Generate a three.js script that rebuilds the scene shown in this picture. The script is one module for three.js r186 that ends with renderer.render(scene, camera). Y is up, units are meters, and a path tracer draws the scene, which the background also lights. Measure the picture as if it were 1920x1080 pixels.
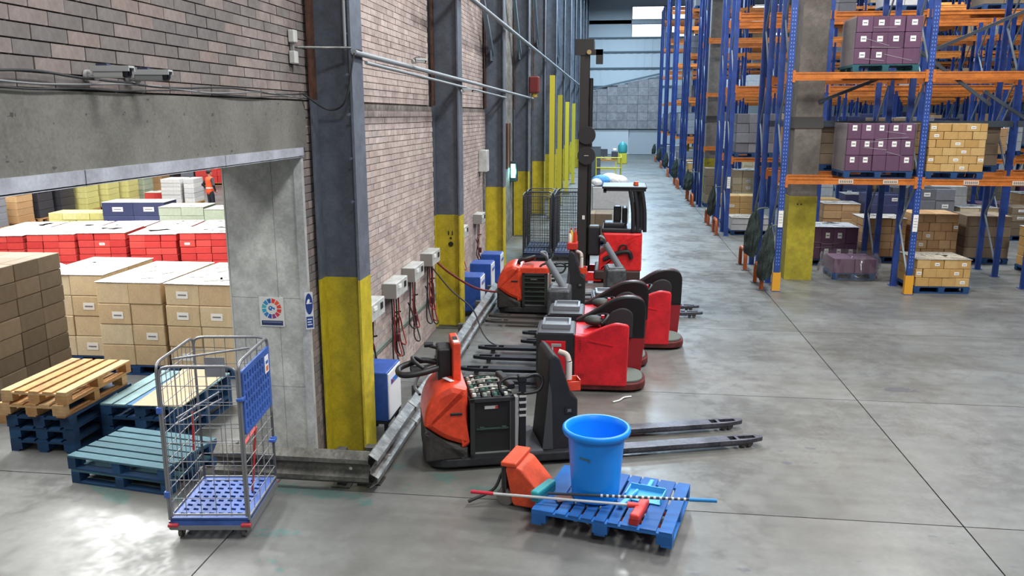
import * as THREE from 'three';
import { mergeGeometries } from 'three/addons/utils/BufferGeometryUtils.js';
import { RoundedBoxGeometry } from 'three/addons/geometries/RoundedBoxGeometry.js';
import { RectAreaLightUniformsLib } from 'three/addons/lights/RectAreaLightUniformsLib.js';
import { MarchingCubes } from 'three/addons/objects/MarchingCubes.js';

// ---------- camera, sky, lights, exposure ----------
const scene = new THREE.Scene();
const FOCAL = 1524, PITCH = Math.atan(325 / FOCAL), YAW = Math.atan(196 * Math.cos(PITCH) / FOCAL);
const camera = new THREE.PerspectiveCamera(2 * Math.atan(540 / FOCAL) * 180 / Math.PI, 1920 / 1080, 0.1, 300);
camera.position.set(0, 3.8, 0);
camera.rotation.order = 'YXZ';
camera.rotation.set(-PITCH, YAW, 0);
scene.add(camera);
scene.background = new THREE.Color().setRGB(3.0, 3.2, 3.5);

const renderer = new THREE.WebGLRenderer({ antialias: true });
renderer.toneMapping = THREE.LinearToneMapping;
renderer.toneMappingExposure = 0.78;
renderer.shadowMap.enabled = true;
RectAreaLightUniformsLib.init();
const HIGH_BAY = { warm: [0.985, 0.99, 0.98], cool: [0.62, 0.83, 1.0] };
// x, y, z, width, length, radiance, tone : the high-bay fittings of the hall, with added fill lamps among them
const HALL_LIGHTS = [
  [2.5, 11.5, 4, 1.6, 3, 74, 'warm'], [3.0, 11.5, -5, 1.6, 3, 78, 'warm'], [3.4, 11.5, -13.5, 1.6, 3, 92, 'warm'], [0.6, 12.6, -24, 1.6, 3, 100, 'warm'],  // first lamp is unseen fill, added behind the camera to brighten camera-facing sides
  [0.4, 12.6, -36, 1.6, 4, 135, 'cool'], [0.4, 12.6, -48, 1.6, 4, 150, 'cool'], [0.4, 13.0, -61, 1.6, 4, 170, 'cool'], [0.4, 13.6, -73, 1.6, 3, 150, 'cool'],
  [9.5, 11, -8, 1.6, 3, 100, 'warm'], [9.5, 12.9, -24.2, 3, 1.4, 100, 'warm'], [9.5, 12.9, -32.6, 3, 1.4, 100, 'cool'], [16, 12.9, -41, 4, 1.4, 110, 'cool'],  // first lamp is unseen fill, added to light the left wall from the right
  [15.5, 12.9, -24.2, 3, 1.4, 90, 'cool'], [8, 12.9, -49.2, 3, 1.4, 100, 'cool'], [20, 12.9, -57.6, 4, 1.4, 110, 'cool'],
];
// the bright store beyond the doorway
const STORE_LIGHTS = [
  [-7.0, 6.4, -4.6, 1.4, 3, 22, 'warm'], [-8.2, 6.4, -12.5, 1.4, 4, 60, 'warm'], [-11, 6.4, -9, 1.4, 3, 72, 'warm'], [-12, 6.4, -18, 1.6, 5, 60, 'warm'], [-19, 6.4, -22, 1.6, 5, 60, 'warm'], [-14, 6.4, -30, 1.6, 5, 56, 'warm'], [-22, 6.4, -36, 1.6, 5, 56, 'warm'],  // first lamp is unseen fill, added for the carton fronts and doorway panel
];

// ---------- helpers ----------
let seed = 20210125;
const rnd = () => { seed = (seed * 1664525 + 1013904223) >>> 0; return seed / 4294967296; };
const rr = (a, b) => a + (b - a) * rnd();
const used = {};
function numbered(n) { if (!(n in used)) { used[n] = 0; return n; } used[n]++; return n + '_' + String(used[n]).padStart(3, '0'); }
function boxUV(g) {
  const p = g.attributes.position, uv = new Float32Array(p.count * 2);
  const a = new THREE.Vector3(), b = new THREE.Vector3(), c = new THREE.Vector3(), n = new THREE.Vector3();
  for (let i = 0; i < p.count; i += 3) {
    a.fromBufferAttribute(p, i); b.fromBufferAttribute(p, i + 1); c.fromBufferAttribute(p, i + 2);
    n.copy(b).sub(a).cross(c.clone().sub(a));
    const x = Math.abs(n.x), y = Math.abs(n.y), z = Math.abs(n.z);
    [a, b, c].forEach((q, k) => {
      const o = (i + k) * 2;
      if (x >= y && x >= z) { uv[o] = q.z; uv[o + 1] = q.y; } else if (y >= z) { uv[o] = q.x; uv[o + 1] = q.z; } else { uv[o] = q.x; uv[o + 1] = q.y; }
    });
  }
  g.setAttribute('uv', new THREE.BufferAttribute(uv, 2));
  return g;
}
const V = (x, y, z) => new THREE.Vector3(x, y, z);
const Vs = l => l.map(p => V(p[0], p[1], p[2]));
class B {
  constructor() { this.g = []; }
  add(g, m) {
    g = g.index ? g.toNonIndexed() : g.clone();
    for (const k of Object.keys(g.attributes)) if (k !== 'position' && k !== 'normal') g.deleteAttribute(k);
    if (m) g.applyMatrix4(m);
    this.g.push(g); return this;
  }
  tr(g, x, y, z, rx = 0, ry = 0, rz = 0) {
    return this.add(g, new THREE.Matrix4().compose(V(x, y, z), new THREE.Quaternion().setFromEuler(new THREE.Euler(rx, ry, rz)), V(1, 1, 1)));
  }
  box(w, h, d, x, y, z, rx, ry, rz) { return this.tr(new THREE.BoxGeometry(w, h, d), x, y, z, rx, ry, rz); }
  bb(x0, x1, y0, y1, z0, z1) { return this.box(Math.abs(x1 - x0), Math.abs(y1 - y0), Math.abs(z1 - z0), (x0 + x1) / 2, (y0 + y1) / 2, (z0 + z1) / 2); }
  rbox(w, h, d, x, y, z, r = 0.02, rx, ry, rz) { return this.tr(new RoundedBoxGeometry(w, h, d, 3, r), x, y, z, rx, ry, rz); }
  cyl(r0, r1, h, x, y, z, axis = 'y', seg = 18) { return this.tr(new THREE.CylinderGeometry(r0, r1, h, seg), x, y, z, axis === 'z' ? Math.PI / 2 : 0, 0, axis === 'x' ? Math.PI / 2 : 0); }
  bar(a, b, r, seg = 8) {
    const A = V(...a), D = V(...b).sub(A), L = D.length();
    return this.add(new THREE.CylinderGeometry(r, r, L, seg), new THREE.Matrix4().compose(A.clone().addScaledVector(D, 0.5), new THREE.Quaternion().setFromUnitVectors(V(0, 1, 0), D.normalize()), V(1, 1, 1)));
  }
  sbar(a, b, w, t) { // rectangular bar from a to b
    const A = V(...a), D = V(...b).sub(A), L = D.length();
    const q = new THREE.Quaternion().setFromUnitVectors(V(0, 1, 0), D.clone().normalize());
    return this.add(new THREE.BoxGeometry(w, L, t), new THREE.Matrix4().compose(A.addScaledVector(D, 0.5), q, V(1, 1, 1)));
  }
  tube(pts, r, n = 40, seg = 8, closed = false, tension = 0.5) { return this.add(new THREE.TubeGeometry(new THREE.CatmullRomCurve3(Vs(pts), closed, 'catmullrom', tension), n, r, seg, closed)); }
  ext(pts, depth, x, y, z, rx, ry, rz, bevel = 0, holes = []) { // extrude an outline of (x,y) pairs, centred on its depth
    const s = new THREE.Shape(pts.map(p => new THREE.Vector2(p[0], p[1])));
    for (const h of holes) s.holes.push(new THREE.Path(h.map(p => new THREE.Vector2(p[0], p[1]))));
    const g = new THREE.ExtrudeGeometry(s, { depth: depth - 2 * bevel, bevelEnabled: bevel > 0, bevelSize: bevel, bevelThickness: bevel, bevelOffset: -bevel, bevelSegments: 2, curveSegments: 8 });
    g.translate(0, 0, -(depth - 2 * bevel) / 2);
    return this.tr(g, x, y, z, rx, ry, rz);
  }
  lathe(pts, x, y, z, seg = 40) { return this.tr(new THREE.LatheGeometry(pts.map(p => new THREE.Vector2(p[0], p[1])), seg), x, y, z); }
  sph(r, x, y, z, sx = 1, sy = 1, sz = 1, seg = 16) { return this.add(new THREE.SphereGeometry(r, seg, Math.ceil(seg * 0.7)), new THREE.Matrix4().compose(V(x, y, z), new THREE.Quaternion(), V(sx, sy, sz))); }
  geo() { return boxUV(mergeGeometries(this.g)); }
  mesh(name, m, parent, label) {
    const o = new THREE.Mesh(this.geo(), m); o.castShadow = o.receiveShadow = true;
    o.name = parent ? name : numbered(name); (parent || scene).add(o);
    if (label) o.userData.label = label;
    return o;
  }
}
const nb = () => new B();
// rounded polygon outline
function roundPoly(pts, r, n = 5) {
  const out = [], N = pts.length;
  for (let i = 0; i < N; i++) {
    const p = pts[i], a = pts[(i + N - 1) % N], b = pts[(i + 1) % N], R = p[2] ?? r;
    const la = Math.hypot(a[0] - p[0], a[1] - p[1]), lb = Math.hypot(b[0] - p[0], b[1] - p[1]);
    const ra = Math.min(R, la * 0.49), rb = Math.min(R, lb * 0.49);
    const A = [p[0] + (a[0] - p[0]) * ra / la, p[1] + (a[1] - p[1]) * ra / la], C = [p[0] + (b[0] - p[0]) * rb / lb, p[1] + (b[1] - p[1]) * rb / lb];
    for (let k = 0; k <= n; k++) { const t = k / n, s = 1 - t; out.push([s * s * A[0] + 2 * s * t * p[0] + t * t * C[0], s * s * A[1] + 2 * s * t * p[1] + t * t * C[1]]); }
  }
  return out;
}
function part(geo, name, m, parent, x = 0, y = 0, z = 0) { const o = new THREE.Mesh(geo, m); o.name = name; o.castShadow = o.receiveShadow = true; o.position.set(x, y, z); parent.add(o); return o; }
function tag(o, label, category, group, kind) { o.userData.label = label; o.userData.category = category; if (group) o.userData.group = group; if (kind) o.userData.kind = kind; return o; }
function thing(name, label, category, [x, y, z] = [0, 0, 0], turn = 0, group) {
  const o = new THREE.Group(); o.name = numbered(name); scene.add(o); o.position.set(x, y, z); o.rotation.y = turn; return tag(o, label, category, group);
}
function dup(src, [x, y, z], turn, label, group) {
  const o = src.clone(); o.name = numbered(src.name.replace(/_\d\d\d$/, '')); scene.add(o); o.position.set(x, y, z); o.rotation.y = turn;
  o.userData = { ...src.userData }; if (label) o.userData.label = label; if (group) o.userData.group = group; return o;
}
function struct(name, label, category) { const o = new THREE.Group(); o.name = numbered(name); scene.add(o); return tag(o, label, category, null, 'structure'); }

// ---------- procedural textures ----------
function vnoise(size, cells, s0) { // tileable value noise
  let s = s0; const R = () => { s = (s * 1664525 + 1013904223) >>> 0; return s / 4294967296; };
  const g = new Float32Array(cells * cells).map(R), o = new Float32Array(size * size);
  for (let y = 0; y < size; y++) for (let x = 0; x < size; x++) {
    const fx = x / size * cells, fy = y / size * cells, ix = Math.floor(fx), iy = Math.floor(fy);
    let u = fx - ix, v = fy - iy; u = u * u * (3 - 2 * u); v = v * v * (3 - 2 * v);
    const a = g[(iy % cells) * cells + ix % cells], b = g[(iy % cells) * cells + (ix + 1) % cells], c = g[((iy + 1) % cells) * cells + ix % cells], d = g[((iy + 1) % cells) * cells + (ix + 1) % cells];
    o[y * size + x] = (a + (b - a) * u) * (1 - v) + (c + (d - c) * u) * v;
  }
  return o;
}
function fbm(size, list, s0) { const o = new Float32Array(size * size); let w = 0; list.forEach(([c, k], i) => { const n = vnoise(size, c, s0 + i * 977); w += k; for (let j = 0; j < o.length; j++) o[j] += n[j] * k; }); for (let j = 0; j < o.length; j++) o[j] /= w; return o; }
function dataTex(size, fn, metres, srgb = true) {
  const d = new Uint8Array(size * size * 4), c = [0, 0, 0];
  for (let i = 0; i < size * size; i++) { fn(i, i % size, Math.floor(i / size), c); d[i * 4] = Math.max(0, Math.min(255, c[0])); d[i * 4 + 1] = Math.max(0, Math.min(255, c[1])); d[i * 4 + 2] = Math.max(0, Math.min(255, c[2])); d[i * 4 + 3] = 255; }
  const t = new THREE.DataTexture(d, size, size, THREE.RGBAFormat); t.wrapS = t.wrapT = THREE.RepeatWrapping; t.magFilter = THREE.LinearFilter; t.minFilter = THREE.LinearMipmapLinearFilter; t.generateMipmaps = true;
  if (srgb) t.colorSpace = THREE.SRGBColorSpace; t.repeat.set(1 / metres, 1 / metres); t.needsUpdate = true; return t;
}
function greyTex(size, list, s0, lo, hi, metres) { const n = fbm(size, list, s0); return dataTex(size, (i, x, y, c) => { const v = lo + (hi - lo) * Math.max(0, Math.min(1, (n[i] - 0.25) * 2)); c[0] = c[1] = c[2] = v; }, metres); }
const T = {
  mottle: greyTex(256, [[6, 1], [17, 0.8], [53, 0.6], [128, 0.5]], 11, 205, 255, 1.3),
  grime: greyTex(256, [[4, 1], [11, 0.9], [37, 0.8], [101, 0.5]], 71, 150, 255, 1.1),
  rough: greyTex(256, [[9, 1], [33, 1], [120, 0.8]], 33, 170, 255, 0.8),
};
{ const n = fbm(512, [[5, 1], [14, 0.7], [60, 0.5], [200, 0.5]], 5), s = vnoise(512, 180, 99), k = vnoise(512, 44, 31);
  T.concrete = dataTex(512, (i, x, y, c) => { let v = 150 + 52 * (n[i] - 0.5) + 14 * (s[i] - 0.5); if (k[i] > 0.93 && s[i] > 0.55) v -= 50; c[0] = v * 1.0; c[1] = v * 0.995; c[2] = v * 0.965; }, 2.2); }
{ const n = fbm(256, [[3, 0.6], [9, 0.4]], 8), g = vnoise(256, 128, 4); // wood grain streaks run along u
  T.wood = dataTex(256, (i, x, y, c) => { const w = g[((y * 3) % 256) * 256 + (x >> 3)] * 0.6 + n[i] * 0.6; const v = 0.72 + 0.42 * w; c[0] = 196 * v; c[1] = 160 * v; c[2] = 116 * v; }, 0.7);
  T.paintwood = dataTex(256, (i, x, y, c) => { const w = g[((y * 3) % 256) * 256 + (x >> 3)] * 0.5 + n[i] * 0.7; const v = 205 + 60 * (w - 0.5); c[0] = c[1] = c[2] = v; }, 0.7); }
{ const n = fbm(256, [[4, 0.5], [20, 0.4], [90, 0.5]], 21);
  T.card = dataTex(256, (i, x, y, c) => { const v = 228 + 44 * (n[i] - 0.5); c[0] = v; c[1] = v; c[2] = v; }, 1.2); }
{ const n = fbm(256, [[8, 1], [24, 1], [64, 0.7]], 55), r = fbm(256, [[3, 1], [30, 0.3]], 61); // stretch film: pale creases over a tint
  T.film = dataTex(256, (i, x, y, c) => { const q = Math.abs(n[i] - 0.5) < 0.025 ? 255 : 190 + 60 * (r[i] - 0.5); c[0] = q; c[1] = q; c[2] = q; }, 1.0);
  T.crease = dataTex(256, (i, x, y, c) => { const q = 255 * n[i]; c[0] = c[1] = c[2] = q; }, 0.7, false); }
const mats = {};
function M(hex, rough = 0.6, metal = 0, o = {}) {
  const k = hex + '|' + rough + '|' + metal + '|' + Object.entries(o).map(([a, b]) => a + (b && b.uuid ? b.uuid : b)).join();
  return mats[k] ||= new THREE.MeshStandardMaterial({ color: hex, roughness: rough, metalness: metal, ...o });
}
// ---------- fittings of light ----------
function fitting([x, y, z, w, l, I, tone], store) {
  const rgb = HIGH_BAY[tone];
  const t = thing('high_bay_or_fill_light', store ? 'white ceiling or added fill strip light over the stored pallets beyond the doorway' : 'white high bay or added fill strip light hung under the warehouse roof', 'light', [x, y, z], 0, store ? 'strip lights in the store beyond the doorway' : 'high bay lights under the roof');
  nb().box(w + 0.1, 0.1, l + 0.1, 0, 0.06, 0).box(0.05, 0.5, 0.05, 0, 0.3, 0).mesh('housing', M('#d8d8d8', 0.5), t);
  const e = new THREE.MeshStandardMaterial({ color: '#ffffff', roughness: 0.6, emissive: new THREE.Color().setRGB(...rgb), emissiveIntensity: 2.0 });
  nb().box(w, 0.02, l, 0, 0, 0).mesh('diffuser', e, t);
  const L = new THREE.RectAreaLight(new THREE.Color().setRGB(...rgb), I, w, l);
  L.name = 'strip_light'; L.position.set(0, -0.03, 0); L.rotation.x = -Math.PI / 2; L.castShadow = true; t.add(L);
}
HALL_LIGHTS.forEach(a => fitting(a, false));
STORE_LIGHTS.forEach(a => fitting(a, true));

// ---------- floor ----------
const floorTex = (() => { // 20 m square of worn concrete under the near slabs, 1 cm to the pixel
  const S = 2048, n1 = fbm(S, [[9, 1], [23, 0.8], [71, 0.6], [220, 0.35]], 301), n2 = fbm(S, [[40, 1], [160, 0.8], [600, 0.6]], 512), st = fbm(S, [[13, 0.5], [5, 1]], 777);
  const sx = vnoise(S, 24, 63), sy = vnoise(S, 260, 64);
  // oil drips and tyre rubber seen on the open floor: x + 6, z + 24, half sizes (metres in this square)
  const drips = [[8.30, 15.18, 0.050, 0.020], [8.32, 14.76, 0.120, 0.040], [7.97, 14.88, 0.040, 0.015], [7.98, 15.22, 0.070, 0.040], [9.95, 15.35, 0.030, 0.012], [9.90, 15.87, 0.035, 0.018], [8.98, 16.72, 0.040, 0.015], [9.10, 16.83, 0.030, 0.012], [9.48, 17.18, 0.030, 0.015], [8.17, 10.51, 0.060, 0.025], [8.35, 11.05, 0.050, 0.020], [8.05, 11.09, 0.050, 0.020], [10.02, 12.49, 0.300, 0.160], [7.18, 17.51, 0.080, 0.035], [6.75, 17.63, 0.050, 0.020], [8.19, 17.25, 0.030, 0.012], [11.55, 8.27, 0.070, 0.030], [8.68, 13.83, 0.020, 0.010], [4.90, 17.06, 0.020, 0.010], [2.10, 17.91, 0.020, 0.010], [9.64, 10.49, 0.050, 0.020]];
  const oil = new Uint8Array(S * S);
  for (const [mx, mz, rx, rz] of drips) { const k = 102.4;
    for (let z = Math.floor((mz - rz * 1.4) * k); z < (mz + rz * 1.4) * k; z++) for (let x = Math.floor((mx - rx * 1.4) * k); x < (mx + rx * 1.4) * k; x++) {
      if (x < 0 || z < 0 || x >= S || z >= S) continue;
      if (Math.hypot((x / k - mx) / rx, (z / k - mz) / rz) + (n2[z * S + x] - 0.5) * 1.6 < 0.9) oil[z * S + x] = 1; } }
  // traces of old turquoise floor paint: streaks from a to b (metres in this square: x + 6, z + 24)
  const teal = [[1.4, 16.9, 2.5, 16.8], [1.3, 17.4, 2.0, 17.7], [2.2, 17.6, 3.3, 17.3], [2.6, 16.5, 3.6, 16.7], [3.0, 17.9, 3.8, 18.1], [4.2, 15.9, 4.7, 16.7], [3.9, 16.35, 4.9, 16.3], [4.2, 16.05, 4.3, 15.2], [3.4, 15.7, 4.0, 15.95], [0.6, 16.6, 1.2, 17.0]];
  return dataTex(S, (i, x, y, c) => {
    let v = 108 + 16 * (n1[i] - 0.5) + 18 * (n2[i] - 0.5) + 10 * (sx[i] - 0.5) + 10 * (sy[(y * S) + (x >> 3)] - 0.5);
    const w = st[i]; let r = v * (0.99 + (w - 0.5) * 0.06), g = v * 1.0, b = v * (0.985 - (w - 0.5) * 0.06);
    if (oil[i]) { r = 92; g = 93; b = 97; }
    const mx = x / 102.4, mz = y / 102.4;
    if (mx < 6 && mz > 14.5 && mz < 19.5) for (const [ax, az, bx, bz] of teal) {
      const ex = bx - ax, ez = bz - az, t = Math.max(0, Math.min(1, ((mx - ax) * ex + (mz - az) * ez) / (ex * ex + ez * ez)));
      const q = Math.hypot(mx - ax - ex * t, mz - az - ez * t) + (n2[i] - 0.5) * 0.3;
      if (q < 0.06 && n2[i] < 0.5) { r = r * 0.84; g = g * 1.03; b = b * 1.02; break; }
    }
    c[0] = r; c[1] = g; c[2] = b;
  }, 20);
})();
floorTex.offset.set(6 / 20, 24 / 20);
const floorRough = greyTex(256, [[5, 1], [19, 0.8], [80, 0.6]], 401, 150, 215, 3.1);
const floorMats = ['#ffffff', '#f7f6f3', '#fbfbfb', '#f2f2f0'].map(h => new THREE.MeshStandardMaterial({ color: h, map: floorTex, roughnessMap: floorRough, roughness: 0.9 }));
{
  const f = struct('floor', 'worn grey concrete warehouse floor with saw cut joints', 'floor');
  nb().bb(-34, 37, -0.25, -0.03, 8, -82).mesh('joint_bed', M('#4a4a46', 0.95), f);
  const xs = [-34, -28, -22, -16, -10, -3.45, 3.35, 10, 16.7, 23.4, 30, 37], j = 0.007;
  const zs = [8, 3.4, -0.2, -3.8, -7.5]; for (let z = -11.0; z > -80; z -= 3.6) zs.push(z); zs.push(-82);
  for (let i = 0; i + 1 < xs.length; i++) for (let k = 0; k + 1 < zs.length; k++) {
    const g = nb().bb(xs[i] + j, xs[i + 1] - j, -0.06, 0, zs[k] - j, zs[k + 1] + j);
    g.mesh('slab', floorMats[(i * 3 + k * 5) % 4], f);
  }
}

// ---------- left wall ----------
const BR = ['#cbb8b1', '#c2afa9', '#cfbeb7', '#bdaea8', '#c6b1a9', '#b9aea9'].map((h, i) => M(h, 0.9, 0, { map: T.mottle }));
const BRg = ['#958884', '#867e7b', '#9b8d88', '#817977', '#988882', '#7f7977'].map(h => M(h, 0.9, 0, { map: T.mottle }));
const mortar = M('#958b85', 0.95, 0, { map: T.grime });
const blockM = M('#9a948c', 0.95, 0, { map: T.concrete });
const BL = 0.3, BH = 0.0765, JT = 0.009, brickGeo = nb().box(0.05, BH, BL, 0, 0, 0).geo();
// courses of brick between z0 (near) and z1 (far); the bricks that show largest are parts, the rest one part
function bricks(parent, x, z0, z1, y0, y1, mset, limit) {
  const rest = [[], [], []]; let n = 0, row = 0; const P = BL + JT;
  const list = [];
  for (let y = y0 + BH / 2 + JT; y + BH / 2 <= y1 + 0.001; y += BH + JT, row++) {
    let z = z0 - JT / 2 + (row % 2 ? P / 2 : 0);
    for (; z > z1; z -= P) { const a = Math.min(z, z0), b = Math.max(z - BL, z1); if (a - b > 0.04) list.push([y, (a + b) / 2, a - b]); }
  }
  list.sort((p, q) => q[1] - p[1]);
  for (const [y, z, L] of list) {
    const m = mset[Math.floor(rnd() * mset.length)], dx = rr(-0.003, 0.003);
    if (n < limit) { const o = part(brickGeo, 'brick', m, parent, x + dx, y, z); o.scale.z = L / BL; n++; }
    else { const k = Math.floor(rnd() * 3); rest[k].push([y, z, L, dx]); }
  }
  rest.forEach((l, k) => { if (!l.length) return; const b = nb(); for (const [y, z, L, dx] of l) b.box(0.05, BH, L, x + dx, y, z); const o = b.mesh('brick_courses', mset[k], parent); o.userData.kind = 'stuff'; });
}
const COLZ = []; for (let i = 0; i < 13; i++) COLZ.push(-8.5 - 5.75 * i);
const WX = -3.2; // face of the left wall
{
  const w = struct('wall_left', 'pinkish brick wall above the concrete lintel of the doorway', 'wall');
  nb().bb(WX - 0.3, WX - 0.02, 3.94, 15, -2.2, -8.5).bb(WX - 0.3, WX - 0.02, 0, 3.94, -8.06, -8.5).mesh('mortar_core', mortar, w);
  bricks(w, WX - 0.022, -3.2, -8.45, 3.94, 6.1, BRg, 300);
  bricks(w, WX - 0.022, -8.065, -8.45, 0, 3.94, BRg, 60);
  const w1 = struct('wall_left', 'pinkish brick wall between the two nearest steel columns', 'wall');
  nb().bb(WX - 0.3, WX - 0.02, 0, 15, -8.5, -14.25).bb(WX - 0.02, WX + 0.035, 0, 3.93, -8.5, -14.25).mesh('mortar_core', mortar, w1);
  bricks(w1, WX + 0.032, -8.72, -14.0, 0.0, 3.93, BR, 300);
  bricks(w1, WX - 0.022, -8.72, -14.0, 3.95, 7.2, BR, 80);
  const w2 = struct('wall_left', 'pinkish brick wall beyond the second steel column', 'wall');
  nb().bb(WX - 0.3, WX - 0.02, 0, 15, -14.25, -20).bb(WX - 0.02, WX + 0.035, 0, 3.93, -14.25, -20).mesh('mortar_core', mortar, w2);
  bricks(w2, WX + 0.032, -14.45, -19.8, 0, 3.93, BR, 0);
  bricks(w2, WX - 0.022, -14.45, -19.8, 3.95, 8.4, BR, 0);
  const w3 = struct('wall_left', 'grey block wall far along the aisle behind steel columns', 'wall');
  nb().bb(WX - 0.3, WX, 0, 15, -20, -82).mesh('blockwork', M('#8f8d8a', 0.95, 0, { map: T.grime }), w3);
  const w4 = struct('wall_left', 'brick wall beside the near end of the doorway', 'wall');
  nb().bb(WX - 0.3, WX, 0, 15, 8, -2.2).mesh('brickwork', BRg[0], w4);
}
{ // concrete lintel and its steel trims
  const l = struct('trim_1', 'stained concrete lintel beam over the doorway', 'lintel');
  nb().bb(WX - 0.3, WX + 0.03, 3.47, 3.935, -2.2, -8.2).mesh('beam', M('#b9b7b3', 0.92, 0, { map: T.concrete }), l);
  const t = struct('trim_2', 'pale grey steel angle along the bottom of the lintel', 'trim');
  const pm = M('#b9bcc6', 0.5, 0, { map: T.mottle });
  let z = -2.2; for (const e of [-4.55, -6.35, -8.06]) { nb().bb(WX + 0.03, WX + 0.05, 3.385, 3.475, z - 0.006, e + 0.006).bb(WX - 0.25, WX + 0.05, 3.38, 3.392, z - 0.006, e + 0.006).mesh('angle', pm, t); z = e; }
  const v = struct('trim_3', 'white painted steel jamb angle beside the panelled doorway side', 'trim');
  nb().bb(WX - 0.05, WX + 0.035, 0, 3.385, -8.0, -8.02).bb(WX + 0.005, WX + 0.035, 0, 3.385, -8.02, -8.06).mesh('angle', M('#cfd0d0', 0.5, 0, { map: T.mottle }), v);
}
{ // panelled side of the deep doorway
  const w = struct('wall_doorway', 'grey insulated panel wall lining the side of the doorway', 'wall');
  nb().bb(-4.02, -3.5, 0, 3.6, -8.05, -8.45).mesh('core', M('#6f716e', 0.8), w);
  const pm = M('#cfd0cc', 0.55, 0, { map: T.mottle });
  const ys = [0, 0.92, 1.9, 3.468], xs = [-4.02, -3.5, -3.205];
  for (let i = 0; i < 3; i++) for (let k = 0; k < 2; k++) nb().bb(xs[k] + 0.002, xs[k + 1] - 0.002, ys[i] + 0.002, ys[i + 1] - 0.002, -8.02, -8.055).mesh('panel', pm, w);
  nb().bb(-4.035, -4.02, 0, 3.6, -8.015, -8.45).mesh('edge_trim', M('#bdbdb8', 0.5), w);
}
{ // shell of the hall and of the store beyond
  const grey = M('#7d868c', 0.8, 0, { map: T.mottle });
  const c = struct('ceiling', 'dull blue grey sheeted warehouse roof', 'ceiling');
  nb().bb(-3.5, 37, 14.7, 15, 8, -82).mesh('roof_sheet', M('#6f8088', 0.8), c);
  for (let z = -20; z > -81; z -= 5.75) nb().bb(-3.2, 36.7, 14.15, 14.7, z - 0.1, z + 0.1).mesh('rafter', M('#5b6c78', 0.7), c);
  const r = struct('wall_right', 'grey sheeted wall at the far side of the racking', 'wall');
  nb().bb(36.7, 37, 0, 15, 8, -82).mesh('cladding', grey, r);
  const b = struct('wall_back', 'grey sheeted wall behind the camera', 'wall');
  nb().bb(-3.5, 37, 0, 15, 7.7, 8).mesh('cladding', grey, b);
  // far gable: blockwork, sheeting and two bands of windows
  const f = struct('wall_far', 'far gable wall of blockwork under ribbed sheeting with window bands', 'wall');
  const Z0 = -81.7, bays = []; for (let x = 1.2; x < 30; x += 3.75) bays.push([x, x + 3.2]);
  const sh = M('#c2ccd4', 0.6), rows = [[11.0, 12.25], [12.6, 13.85]];
  nb().bb(-3.5, 37, 0, 11.0, Z0 + 0.05, -82).bb(-3.5, 37, 12.25, 12.6, Z0 + 0.05, -82).bb(-3.5, 37, 13.85, 15, Z0 + 0.05, -82).bb(-3.5, 1.2, 11, 13.85, Z0 + 0.05, -82).bb(28, 37, 11, 13.85, Z0 + 0.05, -82).mesh('sheet_backing', sh, f);
  const pb = nb(); for (let i = 0; i + 1 < bays.length; i++) pb.bb(bays[i][1], bays[i + 1][0], 11, 13.85, Z0 + 0.05, -82); pb.mesh('window_post', sh, f);
  for (let x = -3.1; x < 12; x += 0.75) nb().bb(x, x + 0.35, 6.2, 11.0, Z0 + 0.05, Z0 + 0.1).mesh('sheet_rib', sh, f);
  for (const y of [6.4, 8.1, 9.6, 10.9]) nb().bb(-3.2, 36, y, y + 0.14, Z0 + 0.1, Z0 + 0.25).mesh('sheeting_rail', M('#5c6b76', 0.7), f);
  for (let i = 0; i < 7; i++) for (let k = 0; k < 6; k++) { // gable blockwork rising to the right
    const x0 = -2.9 + i * 0.98, top = 6.0 + (x0 + 2.9) * 0.22; const y0 = 2.45 + k * 0.78; if (y0 >= top) continue;
    nb().bb(x0 + 0.01, x0 + 0.97, y0 + 0.01, Math.min(y0 + 0.77, top), Z0 + 0.05, Z0 + 0.55).mesh('block', M(['#aaa6aa', '#a29fa4', '#b0acb0'][(i * 2 + k) % 3], 0.95, 0, { map: T.mottle }), f);
  }
  nb().sbar([-3.1, 6.05, Z0 + 0.5], [4.2, 7.65, Z0 + 0.5], 0.16, 0.2).mesh('gable_flashing', M('#5f6f78', 0.6), f);
  nb().bb(-2.6, 1.2, 0.02, 2.35, Z0 + 0.06, Z0 + 0.35).mesh('white_panel', M('#d6dbe2', 0.7), f);
  nb().bb(1.3, 4.2, 0.02, 2.35, Z0 + 0.06, Z0 + 0.3).mesh('pale_door', M('#b4bac0', 0.7), f);
  bays.forEach(([x0, x1]) => rows.forEach(([y0, y1]) => {
    const w = struct('window_1', 'frosted white window pane high in the far gable', 'window'); w.userData.group = 'windows of the far gable';
    nb().bb(x0, x1, y0, y0 + 0.06, Z0 - 0.05, Z0 + 0.12).bb(x0, x1, y1 - 0.06, y1, Z0 - 0.05, Z0 + 0.12).bb(x0, x0 + 0.06, y0, y1, Z0 - 0.05, Z0 + 0.12).bb(x1 - 0.06, x1, y0, y1, Z0 - 0.05, Z0 + 0.12).mesh('frame', M('#49566e', 0.6), w);
    const gl = new THREE.MeshPhysicalMaterial({ color: '#ffffff', roughness: 0.3, transmission: 1, thickness: 0 });
    nb().bb(x0 + 0.06, x1 - 0.06, y0 + 0.06, y1 - 0.06, Z0 + 0.02, Z0 + 0.03).mesh('pane', gl, w);
  }));
  // the store: walls and ceiling
  const s = struct('wall_store', 'pale walls of the store beyond the doorway', 'wall');
  const sm = M('#c9c9c4', 0.8);
  nb().bb(-34, -33.7, 0, 7, 8, -62).mesh('side_wall', sm, s);
  nb().bb(-34, -4.2, 0, 7, -61.7, -62).mesh('end_wall', sm, s);
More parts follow.
